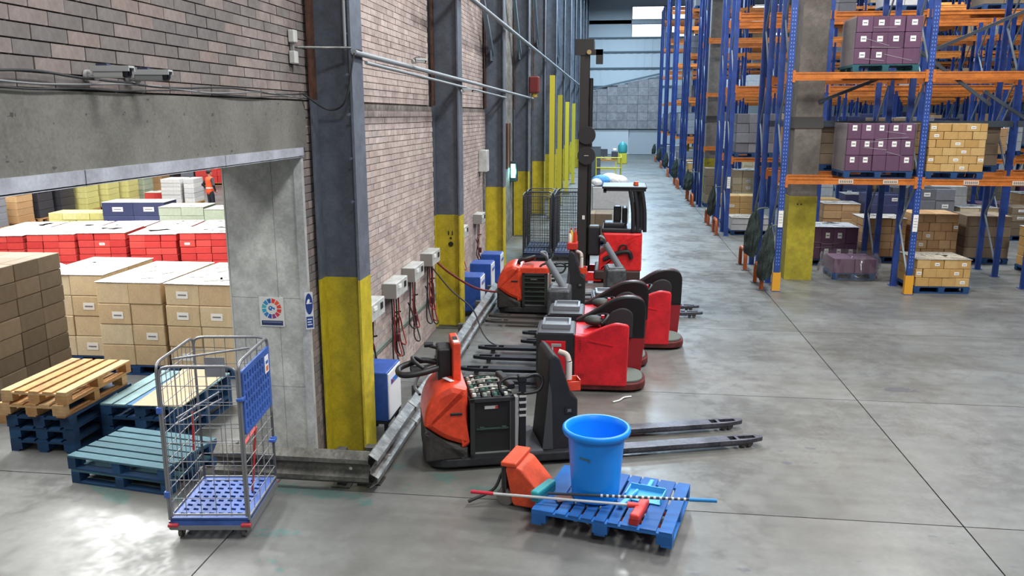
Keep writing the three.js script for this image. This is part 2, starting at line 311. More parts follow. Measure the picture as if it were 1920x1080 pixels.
  nb().bb(-34, -3.5, 0, 7, 7.7, 8).mesh('near_wall', sm, s);
  nb().bb(-4.035, -3.85, 0, 7, -8.45, -62).bb(-4.4, -4.2, 3.6, 7, 8, -8.3).bb(-4.4, -4.2, 0, 3.6, 8, -2.2).mesh('party_wall', sm, s);
  nb().bb(-4.4, -3.2, 3.6, 3.75, -2.2, -8.5).mesh('doorway_soffit', sm, s);
  nb().bb(-4.3, -3.4, 0, 3.6, -2.0, -2.2).mesh('doorway_cheek', sm, s);
  const sc = struct('ceiling', 'white ceiling of the store beyond the doorway', 'ceiling');
  nb().bb(-34, -4.2, 7, 7.2, 8, -62).mesh('ceiling_sheet', sm, sc);
}
// ---------- steel columns along the wall ----------
{
  const gm = M('#676e7b', 0.55, 0, { map: T.mottle }), ym = M('#d3bf30', 0.5, 0, { map: T.mottle }), ru = M('#6b4535', 0.85, 0, { map: T.grime });
  const H = (b, y0, y1, e = 0) => b.bb(-2.72, -2.695, y0, y1, -0.19 - e, 0.19 + e).bb(-3.14, -2.72, y0, y1, -0.012 - e, 0.012 + e);
  const lab = ['grey steel column with a yellow base beside the panelled doorway', 'grey steel column with yellow base marked with small dark holes', 'grey steel column with yellow base behind the blue floor chargers', 'grey steel column with yellow base beside the glowing insect killer'];
  COLZ.forEach((z, i) => {
    const t = thing('steel_column', lab[i] || 'grey steel column with a yellow base far along the aisle wall', 'column', [0, 0, z], 0, i > 3 ? 'far columns along the aisle wall' : undefined);
    H(nb(), 0.015, 2.05).mesh('yellow_base', ym, t, 'olive yellow painted lower length');
    H(nb(), 2.05, 14.6).mesh('shaft', gm, t);
    nb().bb(-3.16, -3.14, 3.95, 14.6, -0.19, 0.19).mesh('rear_flange', ru, t, 'rust brown rear flange'); nb().bb(-3.16, -3.14, 2.05, 3.95, -0.19, 0.19).mesh('rear_flange', gm, t);
    nb().bb(-3.16, -3.14, 0.015, 2.05, -0.19, 0.19).mesh('rear_flange', ym, t);
    nb().bb(-3.16, -2.62, 0, 0.015, -0.24, 0.24).mesh('base_plate', M('#4a4c48', 0.7), t);
    if (i === 0) for (const y of [2.9, 3.35, 3.8, 4.2, 4.6]) nb().cyl(0.016, 0.016, 0.02, -2.74, y, 0.2, 'z', 8).mesh('bolt', gm, t);
    if (i === 1) { const hm = M('#2a2410', 0.8); nb().cyl(0.045, 0.045, 0.012, -2.9, 1.52, 0.02, 'z').mesh('hole', hm, t); nb().box(0.018, 0.07, 0.01, -2.94, 1.72, 0.02).mesh('hole', hm, t); nb().box(0.018, 0.07, 0.01, -2.87, 1.72, 0.02).mesh('hole', hm, t); nb().cyl(0.02, 0.02, 0.01, -2.9, 1.63, 0.02, 'z', 10).mesh('hole', hm, t); }
  });
  // diagonal wall bracing high between columns
  const bm = M('#6f7f8c', 0.55);
  for (const [i, ya, yb] of [[1, 9.5, 5.2], [2, 11, 5.6], [3, 12, 6.4], [4, 6.4, 12], [5, 12.4, 6.6], [6, 7, 13], [7, 13, 7], [8, 7, 13]]) {
    const nth = ['first', 'second', 'third', 'fourth', 'fifth', 'sixth', 'seventh', 'eighth', 'ninth', 'tenth'], t = thing('wall_brace', `diagonal blue grey steel brace between the ${nth[i]} and ${nth[i + 1]} wall columns`, 'brace', [0, 0, 0], 0, 'diagonal braces between the wall columns');
    nb().sbar([-2.98, ya, COLZ[i] - 0.1], [-2.98, yb, COLZ[i + 1] + 0.1], 0.1, 0.1).mesh('strut', bm, t);
    nb().box(0.02, 0.3, 0.3, -2.98, ya, COLZ[i] - 0.15).mesh('gusset', bm, t); nb().box(0.02, 0.3, 0.3, -2.98, yb, COLZ[i + 1] + 0.15).mesh('gusset', bm, t);
  }
  // service pipes
  const pm = M('#8d9296', 0.6, 0.15);
  tag(nb().bar([-2.62, 5.82, -13.0], [-2.62, 5.82, -60], 0.045, 10).mesh('service_pipe', pm), 'thick grey service pipe running past the column faces', 'pipe');
  tag(nb().bar([-2.745, 4.44, -8.28], [-2.745, 8, -8.28], 0.016, 8).mesh('cable_conduit', pm), 'thin vertical conduit climbing the first column', 'conduit');
  tag(nb().bar([-2.66, 4.42, -8.3], [-2.66, 4.3, -26.5], 0.03, 8).bar([-2.66, 4.34, -8.7], [-2.66, 4.2, -20], 0.02, 8).mesh('cable_conduit', pm), 'twin grey conduits strung between the brick bays and columns', 'conduit');
}
// ---------- crash barrier ----------
const galv = M('#a3a4a2', 0.42, 0.55, { map: T.grime });
const galvD = M('#6d6c68', 0.5, 0.4, { map: T.grime });
// W section: x is how far it stands out, y its height
const W = [[0, 0.42], [0.085, 0.36], [0.085, 0.315], [0.015, 0.27], [0.015, 0.21], [0.085, 0.165], [0.085, 0.12], [0, 0.06]];
const WS = [...W, ...W.slice().reverse().map(([a, b]) => [a - 0.012, b])];
{
  const t = thing('crash_barrier', 'galvanised corrugated crash barrier around the column by the doorway', 'barrier', [0, 0, 0]);
  // run facing the camera: outline x -> +z, extruded along x
  nb().ext(WS, 1.66, -3.25, 0, -7.56, 0, -Math.PI / 2, 0).mesh('rail', M('#7c7a73', 0.55, 0.3, { map: T.grime }), t);
  for (const x of [-3.95, -2.75]) { nb().bb(x - 0.05, x + 0.05, 0, 0.4, -7.6, -7.7).bb(x - 0.1, x + 0.1, 0, 0.015, -7.55, -7.8).mesh('post', galvD, t); }
  for (const x of [-3.9, -2.62]) nb().cyl(0.018, 0.018, 0.03, x, 0.24, -7.54, 'z', 8).mesh('bolt', M('#c9c6bd', 0.4, 0.6), t);
  const t2 = thing('crash_barrier', 'long galvanised crash barrier running along the charging bay', 'barrier', [0, 0, 0]);
  nb().ext(WS, 1.75, -2.4, 0, -8.35, 0, 0, 0).mesh('rail', galv, t2);
  nb().ext(WS.map(([a, b]) => [a + 0.012, b]), 3.9, -2.4, 0, -11.0, 0, 0, 0).mesh('rail', galv, t2);
  nb().ext(WS, 3.6, -2.4, 0, -14.45, 0, 0, 0).mesh('rail', galv, t2);
  for (const z of [-7.75, -9.75, -11.1, -12.9, -14.6, -16.0]) { nb().bb(-2.42, -2.52, 0, 0.4, z - 0.05, z + 0.05).bb(-2.35, -2.6, 0, 0.015, z - 0.1, z + 0.1).mesh('post', galvD, t2); }
  for (const [z, y] of [[-9.1, 0.345], [-9.25, 0.345], [-9.1, 0.14], [-9.25, 0.14], [-7.9, 0.24]]) nb().cyl(0.016, 0.016, 0.03, -2.31, y, z, 'x', 8).mesh('bolt', M('#c9c6bd', 0.4, 0.6), t2);
}
// ---------- floor chargers (blue) and wall boxes ----------
{
  const blue = M('#2c57b0', 0.45, 0, { map: T.mottle }), white = M('#d9dcdf', 0.5), dk = M('#1d2230', 0.6);
  const charger = (x, z, w, d, h0, h1, label) => {
    const t = thing('battery_charger', label, 'charger', [x, 0, z], 0, 'blue battery chargers on the floor');
    nb().rbox(w, h1 - h0, d, 0, (h0 + h1) / 2, 0, 0.015).mesh('cabinet', blue, t, 'blue painted steel cabinet');
    nb().rbox(0.02, (h1 - h0) * 0.94, d * 0.94, w / 2 + 0.004, (h0 + h1) / 2, 0, 0.008).mesh('front_panel', white, t, 'white control panel');
    const f = nb().box(0.012, 0.06, d * 0.6, w / 2 + 0.016, h1 - 0.14, 0).mesh('display_strip', M('#2b6fc0', 0.4), t);
    nb().box(0.012, 0.04, 0.05, w / 2 + 0.02, h1 - 0.14, d * 0.22).mesh('badge', M('#b02020', 0.4), t);
    for (const [a, b] of [[1, 1], [1, -1], [-1, 1], [-1, -1]]) nb().bb(a * (w / 2 - 0.04) - 0.02, a * (w / 2 - 0.04) + 0.02, 0, h0, b * (d / 2 - 0.04) - 0.02, b * (d / 2 - 0.04) + 0.02).mesh('leg', dk, t);
    nb().bb(-w / 2, w / 2, h0 - 0.03, h0, -d / 2, d / 2).mesh('base_tray', dk, t);
    return t;
  };
  charger(-2.74, -9.06, 0.34, 0.56, 0.26, 0.86, 'blue battery charger with white front behind the near barrier corner');
  charger(-2.72, -15.2, 0.46, 0.5, 0.1, 0.78, 'blue charger nearest the orange order picker cover past the second column');
  charger(-2.72, -16.6, 0.44, 0.5, 0.1, 0.78, 'middle blue charger of three beyond the second column');
  charger(-2.72, -18.0, 0.44, 0.5, 0.1, 0.74, 'blue charger standing closest to the third column');
  const box = M('#cfd2cf', 0.5, 0, { map: T.mottle }), red = M('#8a2a24', 0.5), blk = M('#201f22', 0.6);
  const wallBox = (z, y, l, lab, n) => {
    const t = thing('charging_box', lab, 'electrical box', [WX + 0.06, y, z], 0, 'grey charging boxes on the brick wall');
    nb().rbox(0.2, 0.22, l, 0.1, 0, 0, 0.012).mesh('casing', box, t);
    nb().box(0.2, 0.2, 0.01, 0.1, 0, l / 2 + 0.004).mesh('end_cap', M('#8d8983', 0.6), t);
    nb().box(0.012, 0.08, 0.09, 0.205, 0.02, -l * 0.25).mesh('isolator_switch', blk, t);
    nb().box(0.012, 0.05, 0.12, 0.205, 0.04, l * 0.2).mesh('rating_label', M('#e7e7e2', 0.6), t);
    for (let k = 0; k < n; k++) { // hanging leads
      const z0 = l * (0.35 - 0.75 * k / n), d = rr(0.7, 1.15), s = rr(-0.14, 0.14);
      nb().tube([[0.1, -0.11, z0], [0.1, -0.4, z0 + s * 0.4], [0.09, -d, z0 + s], [0.16, -d - 0.1, z0 + s - 0.1], [0.08, -d + 0.12, z0 + s - 0.2], [0.07, -0.55, z0 + s - 0.15], [0.06, -0.45, z0 + s - 0.06]], 0.011, 40, 6).mesh('lead', k % 2 ? red : blk, t);
    }
    nb().rbox(0.07, 0.12, 0.08, 0.1, -0.75, -0.05, 0.015).mesh('plug', M('#4a1820', 0.6), t);
    nb().bar([0.03, -0.42, -l * 0.3], [0.12, -0.4, -l * 0.3], 0.012).mesh('hook', blk, t);
  };
  wallBox(-9.75, 1.38, 0.62, 'grey charging box on brick wall closest to the doorway column', 3);
  wallBox(-10.95, 1.42, 0.62, 'second grey charging box from the doorway column with tangled leads', 4);
  wallBox(-12.0, 1.44, 0.6, 'third grey charging box from the doorway column', 3);
  wallBox(-13.2, 1.46, 0.6, 'grey charging box on brick wall beside the second column', 4);
  wallBox(-16.0, 1.5, 0.5, 'grey charging box above the blue chargers past the second column', 2);
  wallBox(-18.2, 1.5, 0.5, 'grey charging box beside the third column above the last charger', 2);
  tag(nb().box(0.02, 0.05, 5.0, WX + 0.075, 0.66, -11.4).box(0.04, 0.02, 5.0, WX + 0.08, 0.69, -11.4).mesh('cable_rail', M('#7f8a82', 0.6, 0.2)), 'thin grey cable rail fixed low along the brick bay', 'rail');
  const eb = thing('meter_box', 'tall grey switch box with conduit on the brick beside the third column', 'electrical box', [WX + 0.06, 2.75, -18.9]);
  nb().rbox(0.2, 0.5, 0.36, 0.1, 0, 0, 0.02).mesh('casing', box, eb); nb().bar([0.1, -0.25, 0], [0.1, -1.3, 0], 0.03).mesh('conduit', galv, eb);
  tag(nb().tube([[-3.0, 1.4, -13.3], [-2.8, 1.15, -13.5], [-2.5, 0.75, -14.2], [-2.28, 0.5, -15.0], [-2.1, 0.42, -15.4], [-1.5, 0.5, -15.3]], 0.02, 50, 7).mesh('charging_cable', M('#7a3030', 0.6)), 'reddish charging cable sagging from wall box over the barrier', 'cable');
  tag(nb().tube([[-3.0, 1.35, -13.0], [-2.7, 0.9, -13.2], [-2.35, 0.55, -13.3], [-2.15, 0.15, -13.2], [-1.9, 0.02, -13.0], [-1.4, 0.015, -12.9]], 0.013, 50, 7).mesh('charging_cable', M('#3a3a3e', 0.6)), 'dark charging cable trailing over the barrier onto the floor', 'cable');
  // insect killer lamp
  const ik = thing('insect_killer', 'small wall lamp glowing cyan beside the fourth column', 'lamp', [-3.09, 2.1, -25.0]);
  nb().rbox(0.22, 0.62, 0.3, 0, 0, 0, 0.02).mesh('casing', M('#26303a', 0.6), ik);
  nb().box(0.13, 0.42, 0.03, 0.0, 0.02, 0.155).mesh('tube', new THREE.MeshStandardMaterial({ color: '#dff', emissive: '#b8fff0', emissiveIntensity: 1.6 }), ik, 'glowing cyan tube');
  const il = new THREE.PointLight('#a0fff0', 1.2, 6); il.name = 'tube_light'; il.position.set(0.05, 0, 0.25); il.castShadow = true; ik.add(il);
}
// ---------- small things on the brick above the doorway ----------
function cctv(x, y, z, yaw, s, label, tone) { // bullet camera: plate on the wall, body pointing out along +x turned by yaw
  const t = thing('security_camera', label, 'camera', [x, y, z], yaw, 'security cameras on the left wall');
  const wm = M(tone, 0.45);
  nb().cyl(0.065 * s, 0.065 * s, 0.02, 0.012, 0, 0, 'x').mesh('wall_plate', wm, t);
  nb().bar([0.02, 0, 0], [0.12 * s, -0.01, 0], 0.02 * s).sph(0.035 * s, 0.12 * s, -0.01, 0).mesh('bracket', wm, t);
  nb().rbox(0.34 * s, 0.11 * s, 0.11 * s, 0.27 * s, 0.03 * s, 0, 0.02 * s).mesh('body', wm, t);
  nb().box(0.42 * s, 0.012, 0.13 * s, 0.3 * s, 0.093 * s, 0).box(0.42 * s, 0.05 * s, 0.008, 0.3 * s, 0.07 * s, 0.064 * s).box(0.42 * s, 0.05 * s, 0.008, 0.3 * s, 0.07 * s, -0.064 * s).mesh('sun_hood', M('#b4b6b6', 0.5), t);
  nb().rbox(0.06 * s, 0.105 * s, 0.112 * s, 0.45 * s, 0.028 * s, 0, 0.012).mesh('front_face', M('#15171c', 0.3), t, 'black glass front');
  nb().cyl(0.032 * s, 0.032 * s, 0.012, 0.483 * s, 0.028 * s, 0, 'x').mesh('lens', M('#05060a', 0.1), t);
  nb().box(0.12 * s, 0.02, 0.08 * s, 0.2 * s, 0.11 * s, 0).mesh('hood_clip', M('#3a3f58', 0.5), t);
  return t;
}
{
  cctv(WX + 0.005, 4.03, -4.72, 0.1, 0.56, 'white bullet camera with round wall bracket above the lintel', '#b9bab8');
  cctv(WX + 0.005, 4.03, -5.15, 0.15, 0.56, 'grey bullet camera with black front beside the white bracketed one', '#8f9090');
  cctv(-2.63, 4.47, -10.6, 0.9, 0.45, 'small camera clipped to the conduit over the brick bay', '#a8a9a8');
  cctv(-2.69, 4.2, -14.25, 0.3, 0.45, 'small white camera fixed to the second column', '#c4c4c4');
  const jb = thing('junction_box', 'white junction box pair high beside the first column', 'electrical box', [WX + 0.01, 4.45, -7.95]);
  nb().rbox(0.06, 0.12, 0.1, 0.03, 0.1, 0, 0.01).mesh('cover', M('#c9c9c6', 0.5), jb); nb().rbox(0.06, 0.12, 0.1, 0.03, -0.1, 0, 0.01).mesh('cover', M('#c9c9c6', 0.5), jb); nb().box(0.03, 0.1, 0.04, 0.02, 0, 0).mesh('link', M('#8a8a88', 0.5), jb);
  const blk = M('#2a2b2d', 0.7);
  for (let k = 0; k < 3; k++) {
    const pts = []; for (let i = 0; i <= 12; i++) { const z = -3.4 - i * 0.4; pts.push([WX + 0.05, 3.96 + k * 0.02 + 0.014 * Math.sin(i * 1.3 + k * 2) + (i < 3 ? (k - 1) * 0.03 : 0), z]); }
    tag(nb().tube(pts, 0.006 + 0.0012 * k, 80, 6).mesh('wall_cable', k === 1 ? M('#77787a', 0.6) : blk), ['black cable drooping along the top of the lintel', 'grey cable running along the top of the lintel', 'thin black cable highest along the lintel top'][k], 'cable');
  }
  tag(nb().tube([[WX + 0.06, 4.0, -8.1], [-2.95, 3.85, -8.3], [-2.75, 3.95, -8.25], [-2.66, 4.4, -8.3], [-2.64, 4.45, -8.5]], 0.01, 40, 6).mesh('wall_cable', blk), 'black cable looped across the face of the first column', 'cable');
  tag(nb().bar([WX + 0.06, 4.45, -8.0], [-2.68, 4.46, -8.27], 0.014).mesh('cable_conduit', galv), 'short grey conduit from the junction box to the column', 'conduit');
}
// ---------- signs ----------
function canvasTex(w, h, fn) { const c = document.createElement('canvas'); c.width = w; c.height = h; const g = c.getContext('2d'); fn(g, w, h); const t = new THREE.CanvasTexture(c); t.colorSpace = THREE.SRGBColorSpace; return t; }
function plate(w, h, d, tex, name, label, cat, pos, turn, edge = '#dcdcdc') {
  const t = thing(name, label, cat, pos, turn);
  nb().box(w, h, d, 0, 0, 0).mesh('backing', M(edge, 0.5), t);
  const p = new THREE.Mesh(new THREE.PlaneGeometry(w * 0.985, h * 0.985), new THREE.MeshStandardMaterial({ map: tex, roughness: 0.5 })); p.name = 'print'; p.position.z = d / 2 + 0.0015; t.add(p); p.receiveShadow = true; return t;
}
plate(0.27, 0.32, 0.006, canvasTex(256, 300, (g, w, h) => {
  g.fillStyle = '#cfd0cc'; g.fillRect(0, 0, w, h);
  const cols = ['#d8392f', '#e2543a', '#d9483a', '#cf3a34', '#c93a50', '#8c3a78', '#2f4fa0', '#2a78b8', '#2f9cc0', '#3aa8b0', '#2a86b8', '#2a5fa8'];
  for (let i = 0; i < 12; i++) { g.save(); g.translate(128, 116); g.rotate(i * Math.PI / 6 + 0.26); g.fillStyle = cols[i]; g.beginPath(); g.moveTo(-13, -58); g.lineTo(-22, -104); g.lineTo(22, -104); g.lineTo(13, -58); g.fill(); g.restore(); }
  g.fillStyle = '#2a5fa8'; g.beginPath(); g.arc(118, 112, 24, 0, 7); g.fill(); g.fillRect(128, 104, 34, 22); g.fillStyle = '#e8e8e8'; g.fillRect(110, 100, 10, 14); g.fillRect(130, 118, 16, 8);
  g.fillStyle = '#27345e'; g.fillRect(14, 240, 228, 50); g.fillStyle = '#9aa3c0'; for (let i = 0; i < 13; i++) g.fillRect(30 + i * 15.5, 252, 10, 8);
}), 'wall_sign', 'square sign with ring of red and blue petals on the grey panel', 'sign', [-3.58, 1.75, -8.014], 0);
plate(0.085, 0.4, 0.006, canvasTex(80, 376, (g, w, h) => {
  g.fillStyle = '#c6cad0'; g.fillRect(0, 0, w, h);
  g.fillStyle = '#233a78'; g.beginPath(); g.ellipse(40, 116, 37, 108, 0, 0, 7); g.fill();
  g.fillStyle = '#e4e6ea'; g.fillRect(14, 104, 52, 10); g.beginPath(); g.ellipse(34, 90, 13, 26, 0.3, 0, 7); g.fill(); g.fillStyle = '#233a78'; g.fillRect(6, 246, 68, 116); g.fillStyle = '#c9cede'; g.fillRect(16, 268, 48, 12); g.fillRect(16, 296, 40, 12); g.fillRect(16, 322, 48, 12);
}), 'door_sign', 'narrow blue mandatory sign on the white door jamb', 'sign', [WX + 0.045, 1.78, -7.985], 0.6);
// ---------- pallets ----------
const woodM = [0, 1, 2, 3].map(i => M(['#ffffff', '#ead9c4', '#f6e6cf', '#dcc7ad'][i], 0.85, 0, { map: T.wood }));
const bluePaint = ['#2f6f9c', '#2a6490', '#3878a4', '#2c5f88'].map(h => M(h, 0.8, 0, { map: T.paintwood }));
const tealPaint = ['#45707f', '#3c687a', '#4c7886', '#416b78'].map(h => M(h, 0.8, 0, { map: T.paintwood }));
const darkBlue = ['#1d4f80', '#194a78', '#235888', '#1b4570'].map(h => M(h, 0.75, 0, { map: T.paintwood }));
const pick = (a) => a[Math.floor(rnd() * a.length)];
// a block pallet: L along x, D along z; deck boards run along x (or along z when cross)
function pallet(L, D, o, parent) {
  const { deck = 7, cross = false, top = bluePaint, low = darkBlue, bw = null, h = 0.15, gap = 0.03 } = o;
  const A = cross ? D : L, C = cross ? L : D; // A: board length, C: spread
  const P = (name, m, a0, a1, y0, y1, c0, c1) => (cross ? nb().bb(c0, c1, y0, y1, a0, a1) : nb().bb(a0, a1, y0, y1, c0, c1)).mesh(name, m, parent);
  const ws = bw || Array(deck).fill(1), tot = ws.reduce((s, v) => s + v, 0), unit = (C - gap * (ws.length - 1)) / tot;
  let c = -C / 2;
  for (const w of ws) { const ww = w * unit; P('deck_board', pick(top), -A / 2, A / 2, h - 0.022, h + rr(-0.003, 0), c + 0.002, c + ww - 0.002); c += ww + gap; }
  for (const a of [-A / 2 + 0.05, 0, A / 2 - 0.05]) P('stringer_board', pick(low), a - 0.05, a + 0.05, h - 0.044, h - 0.022, -C / 2, C / 2);
  for (const a of [-A / 2 + 0.05, 0, A / 2 - 0.05]) for (const cc of [-C / 2 + 0.07, 0, C / 2 - 0.07]) P('block', pick(low), a - 0.05, a + 0.05, 0.022, h - 0.044, cc - 0.07, cc + 0.07);
  for (const cc of [-C / 2 + 0.05, 0, C / 2 - 0.05]) P('bottom_board', pick(low), -A / 2, A / 2, 0, 0.022, cc - 0.05, cc + 0.05);
}
function palletThing(label, pos, turn, L, D, o, group) { const t = thing('pallet', label, 'pallet', pos, turn, group); pallet(L, D, o, t); return t; }
// stack by the cartons: three blue pallets under two bare wood ones
{
  const g = 'stacked pallets in the doorway', T0 = 1.575;
  const names = ['blue pallet at the floor under the bare wooden pallets', 'second blue pallet up under the bare wooden pallets', 'topmost blue pallet directly under the bare wooden pallets'];
  for (let k = 0; k < 3; k++) palletThing(names[k], [-6.45 + rr(-0.012, 0.012), 0.15 * k, -8.6 + rr(-0.02, 0.02)], T0 + rr(-0.015, 0.015), 1.2, 0.8, { top: darkBlue, deck: 5 }, g);
  palletThing('lower bare wooden pallet on the blue stack', [-6.48, 0.45, -8.56], T0 - 0.015, 1.2, 0.8, { top: woodM, low: woodM, deck: 5 }, g);
  palletThing('topmost bare wooden pallet with pale slatted deck', [-6.45, 0.6, -8.6], T0, 1.25, 0.8, { top: woodM, low: woodM, deck: 5, gap: 0.045 }, g);
  // middle stack
  const m2 = ['blue pallet at the bottom of the stack bearing a cardboard sheet', 'middle blue pallet of the stack bearing a cardboard sheet', 'worn pale topped blue pallet bearing a cardboard sheet'];
  const worn = ['#8fb0b4', '#4f87b8', '#7fb0b8', '#3f78b0'].map(h => M(h, 0.8, 0, { map: T.paintwood }));
  for (let k = 0; k < 3; k++) palletThing(m2[k], [-5.5, 0.15 * k, -9.12], T0 + rr(-0.01, 0.01), 1.3, 1.0, { top: k === 2 ? worn : darkBlue, deck: 6, gap: 0.02 }, g);
  const cs = thing('cardboard_sheet', 'flat pale brown cardboard sheet lying on the worn blue pallet', 'cardboard', [-5.3, 0.455, -9.0], T0 + 0.06);
  nb().box(1.1, 0.006, 0.6, 0, 0, 0).box(0.2, 0.005, 0.58, 0.63, 0.02, 0, 0, 0, 0.2).mesh('sheet', M('#cdb597', 0.9, 0, { map: T.card }), cs);
  // front pair
  palletThing('lower blue grey pallet on the floor behind the roll cage', [-4.95, 0, -7.66], -0.14, 1.2, 0.84, { top: tealPaint, deck: 6 }, g);
  palletThing('upper blue grey pallet with wide worn boards behind the roll cage', [-4.97, 0.15, -7.66], -0.155, 1.22, 0.84, { top: tealPaint, deck: 6, gap: 0.025 }, g);
}
// ---------- roll cage ----------
function rollCage(name, label, pos, turn, group, o = {}) {
  const t = thing(name, label, 'roll cage', pos, turn, group);
  const tubeM = M(o.steel || '#8b8c90', 0.4, 0.6), wire = M(o.steel || '#8f9092', 0.4, 0.6), w = 0.36, d = 0.43, H = o.h || 1.68, b = 0.2, bl = M(o.plastic || '#3c63b4', 0.5, 0, { map: T.mottle });
  // plastic base deck with a grid of slots
  const holes = []; for (let i = 0; i < 7; i++) for (let k = 0; k < 9; k++) { const x = -0.3 + i * 0.0865, y = -0.36 + k * 0.085; holes.push([[x, y], [x + 0.05, y + 0.012], [x + 0.055, y + 0.05], [x + 0.005, y + 0.04]]); }
  nb().ext([[-w, -d], [w, -d], [w, d], [-w, d]], 0.03, 0, b, 0, Math.PI / 2, 0, 0, 0, holes).bb(-w, w, b - 0.06, b, d - 0.02, d).bb(-w, w, b - 0.06, b, -d, -d + 0.02).bb(-w, -w + 0.02, b - 0.06, b, -d, d).bb(w - 0.02, w, b - 0.06, b, -d, d).mesh('base_deck', bl, t, 'blue slotted plastic base');
  nb().bb(w - 0.01, w + 0.015, b - 0.1, b - 0.02, -d, d).bb(-w - 0.015, -w + 0.01, b - 0.1, b - 0.02, -d, d).bb(-w, w, b - 0.1, b - 0.06, d - 0.02, d + 0.01).bb(-w, w, b - 0.1, b - 0.06, -d - 0.01, -d + 0.02).mesh('chassis', tubeM, t);
  for (const [sx, sz] of [[1, 1], [1, -1], [-1, 1], [-1, -1]]) {
    const c = nb().bb(sx * 0.29 - 0.03, sx * 0.29 + 0.03, b - 0.13, b - 0.08, sz * 0.36 - 0.03, sz * 0.36 + 0.03).box(0.008, 0.1, 0.04, sx * 0.29 + 0.024, 0.09, sz * 0.36).box(0.008, 0.1, 0.04, sx * 0.29 - 0.024, 0.09, sz * 0.36).mesh('caster', tubeM, t);
    nb().cyl(0.055, 0.055, 0.03, sx * 0.29, 0.055, sz * 0.36, 'x', 18).mesh('wheel', M('#55534f', 0.6), c);
    nb().rbox(0.09, 0.03, 0.05, sx * (w - 0.03), b - 0.05, sz * (d + 0.01), 0.008).mesh('corner_buffer', M(o.buffer || '#a8333a', 0.6), t);
  }
  // a gate: tube frame with rounded top corners and a wire grid; u runs along the gate
  const gate = (nm, at, along, half, y0, y1, nv, nh) => {
    const p = (u, y) => along === 'z' ? [at, y, u] : [u, y, at];
    const r = 0.06, pts = [p(-half, y0), p(-half, (y0 + y1) / 2), p(-half, y1 - r * 1.6), p(-half + 0.02, y1 - 0.02), p(-half + r * 1.6, y1), p(0, y1), p(half - r * 1.6, y1), p(half - 0.02, y1 - 0.02), p(half, y1 - r * 1.6), p(half, (y0 + y1) / 2), p(half, y0)];
    const g = nb().tube(pts, 0.0135, 90, 8, false, 0.25).bar(p(-half, y0 + 0.02), p(half, y0 + 0.02), 0.01).mesh(nm, tubeM, t);
    const wb = nb(); for (let i = 1; i < nv; i++) { const u = -half + 2 * half * i / nv; wb.bar(p(u, y0), p(u, y1), 0.0035, 5); } for (let k = 1; k < nh; k++) { const y = y0 + (y1 - y0) * k / nh; wb.bar(p(-half, y), p(half, y), 0.0042, 5); }
    wb.mesh('wire_grid', wire, g);
    return g;
  };
  const dn = o.dense || 1;
  gate('side_gate', -w, 'z', d, b, H, 9 * dn, 11 * dn);
  gate('side_gate', w, 'z', d, b, H, 5 * dn, 11 * dn);
  gate('rear_gate', -d, 'x', w, b, H, 7 * dn, 11 * dn);
  if (o.front !== false) { gate('front_gate', d, 'x', w - 0.02, b + 0.03, H - 0.03, 5 * dn, 8 * dn); }
  if (o.detail) {
    const hs = []; for (let i = 0; i < 10; i++) for (let k = 0; k < 6; k++) { const x = -0.36 + i * 0.0735, y = -0.26 + k * 0.088; if (k === 5 && i > 7) continue; hs.push([[x, y], [x + 0.038, y], [x + 0.038, y + 0.066], [x, y + 0.066]]); }
    nb().ext(roundPoly([[-0.405, -0.3], [0.405, -0.3], [0.405, 0.3], [-0.405, 0.3]], 0.03), 0.02, w + 0.012, 1.3, 0, 0, Math.PI / 2, 0, 0, hs).mesh('side_panel', bl, t, 'blue slotted plastic panel');
    nb().rbox(0.004, 0.17, 0.12, w + 0.026, 1.45, -0.29, 0.0015).mesh('sticker', M('#dfe0e2', 0.5), t, 'white sticker');
    nb().box(0.003, 0.05, 0.06, w + 0.029, 1.41, -0.29).mesh('sticker_print', M('#d06a30', 0.5), t); nb().box(0.003, 0.03, 0.07, w + 0.029, 1.47, -0.29).mesh('sticker_print', M('#3a62b4', 0.5), t);
    for (const [y, z] of [[0.62, 0.42], [1.35, -0.42]]) nb().rbox(0.06, 0.03, 0.09, w, y, z * -1, 0.006).mesh('clip', M('#3a5fae', 0.5), t);
    for (const [x, y, z] of [[-w, 1.25, d], [-w, 0.45, d], [w, 0.62, -d]]) nb().rbox(0.05, 0.06, 0.05, x, y, z, 0.008).mesh('hinge_clip', M('#3a5fae', 0.5), t);
    const red = M('#b02a2c', 0.6);
    nb().sbar([w - 0.02, 0.93, 0.02], [0.22, 0.21, -0.12], 0.035, 0.008).sbar([w - 0.02, 0.93, 0.02], [w - 0.02, 0.9, 0.4], 0.03, 0.008).mesh('strap', red, t, 'red retaining strap');
    nb().sbar([-w + 0.03, 1.0, -0.2], [-w + 0.03, 0.62, -0.15], 0.02, 0.006).mesh('strap', red, t, 'red retaining strap');
    nb().bar([-w, 1.05, 0.1], [-0.08, 1.18, -0.25], 0.008).bar([-w, 1.0, 0.12], [-0.05, 1.12, -0.22], 0.008).mesh('folding_stay', tubeM, t);
    nb().box(0.2, 0.2, 0.006, -0.16, 1.38, -d + 0.02).mesh('name_plate', M('#7d7f84', 0.5), t, 'grey plate');
    nb().bar([-w + 0.02, H - 0.05, 0.14], [w - 0.05, H + 0.0, -0.05], 0.01).mesh('top_bar', tubeM, t);
  }
  return t;
}
rollCage('roll_cage', 'empty galvanised roll cage with blue plastic deck and side panel', [-3.63, 0, -6.82], 0.13, null, { detail: true });
const farCage = rollCage('roll_cage', 'grey roll cage parked between the wall column and another cage', [-2.02, 0, -21.6], 0.03, 'roll cages parked beside the reach truck', { plastic: '#3c4a78', buffer: '#44464c', steel: '#5a5d64', h: 1.75, dense: 2 });
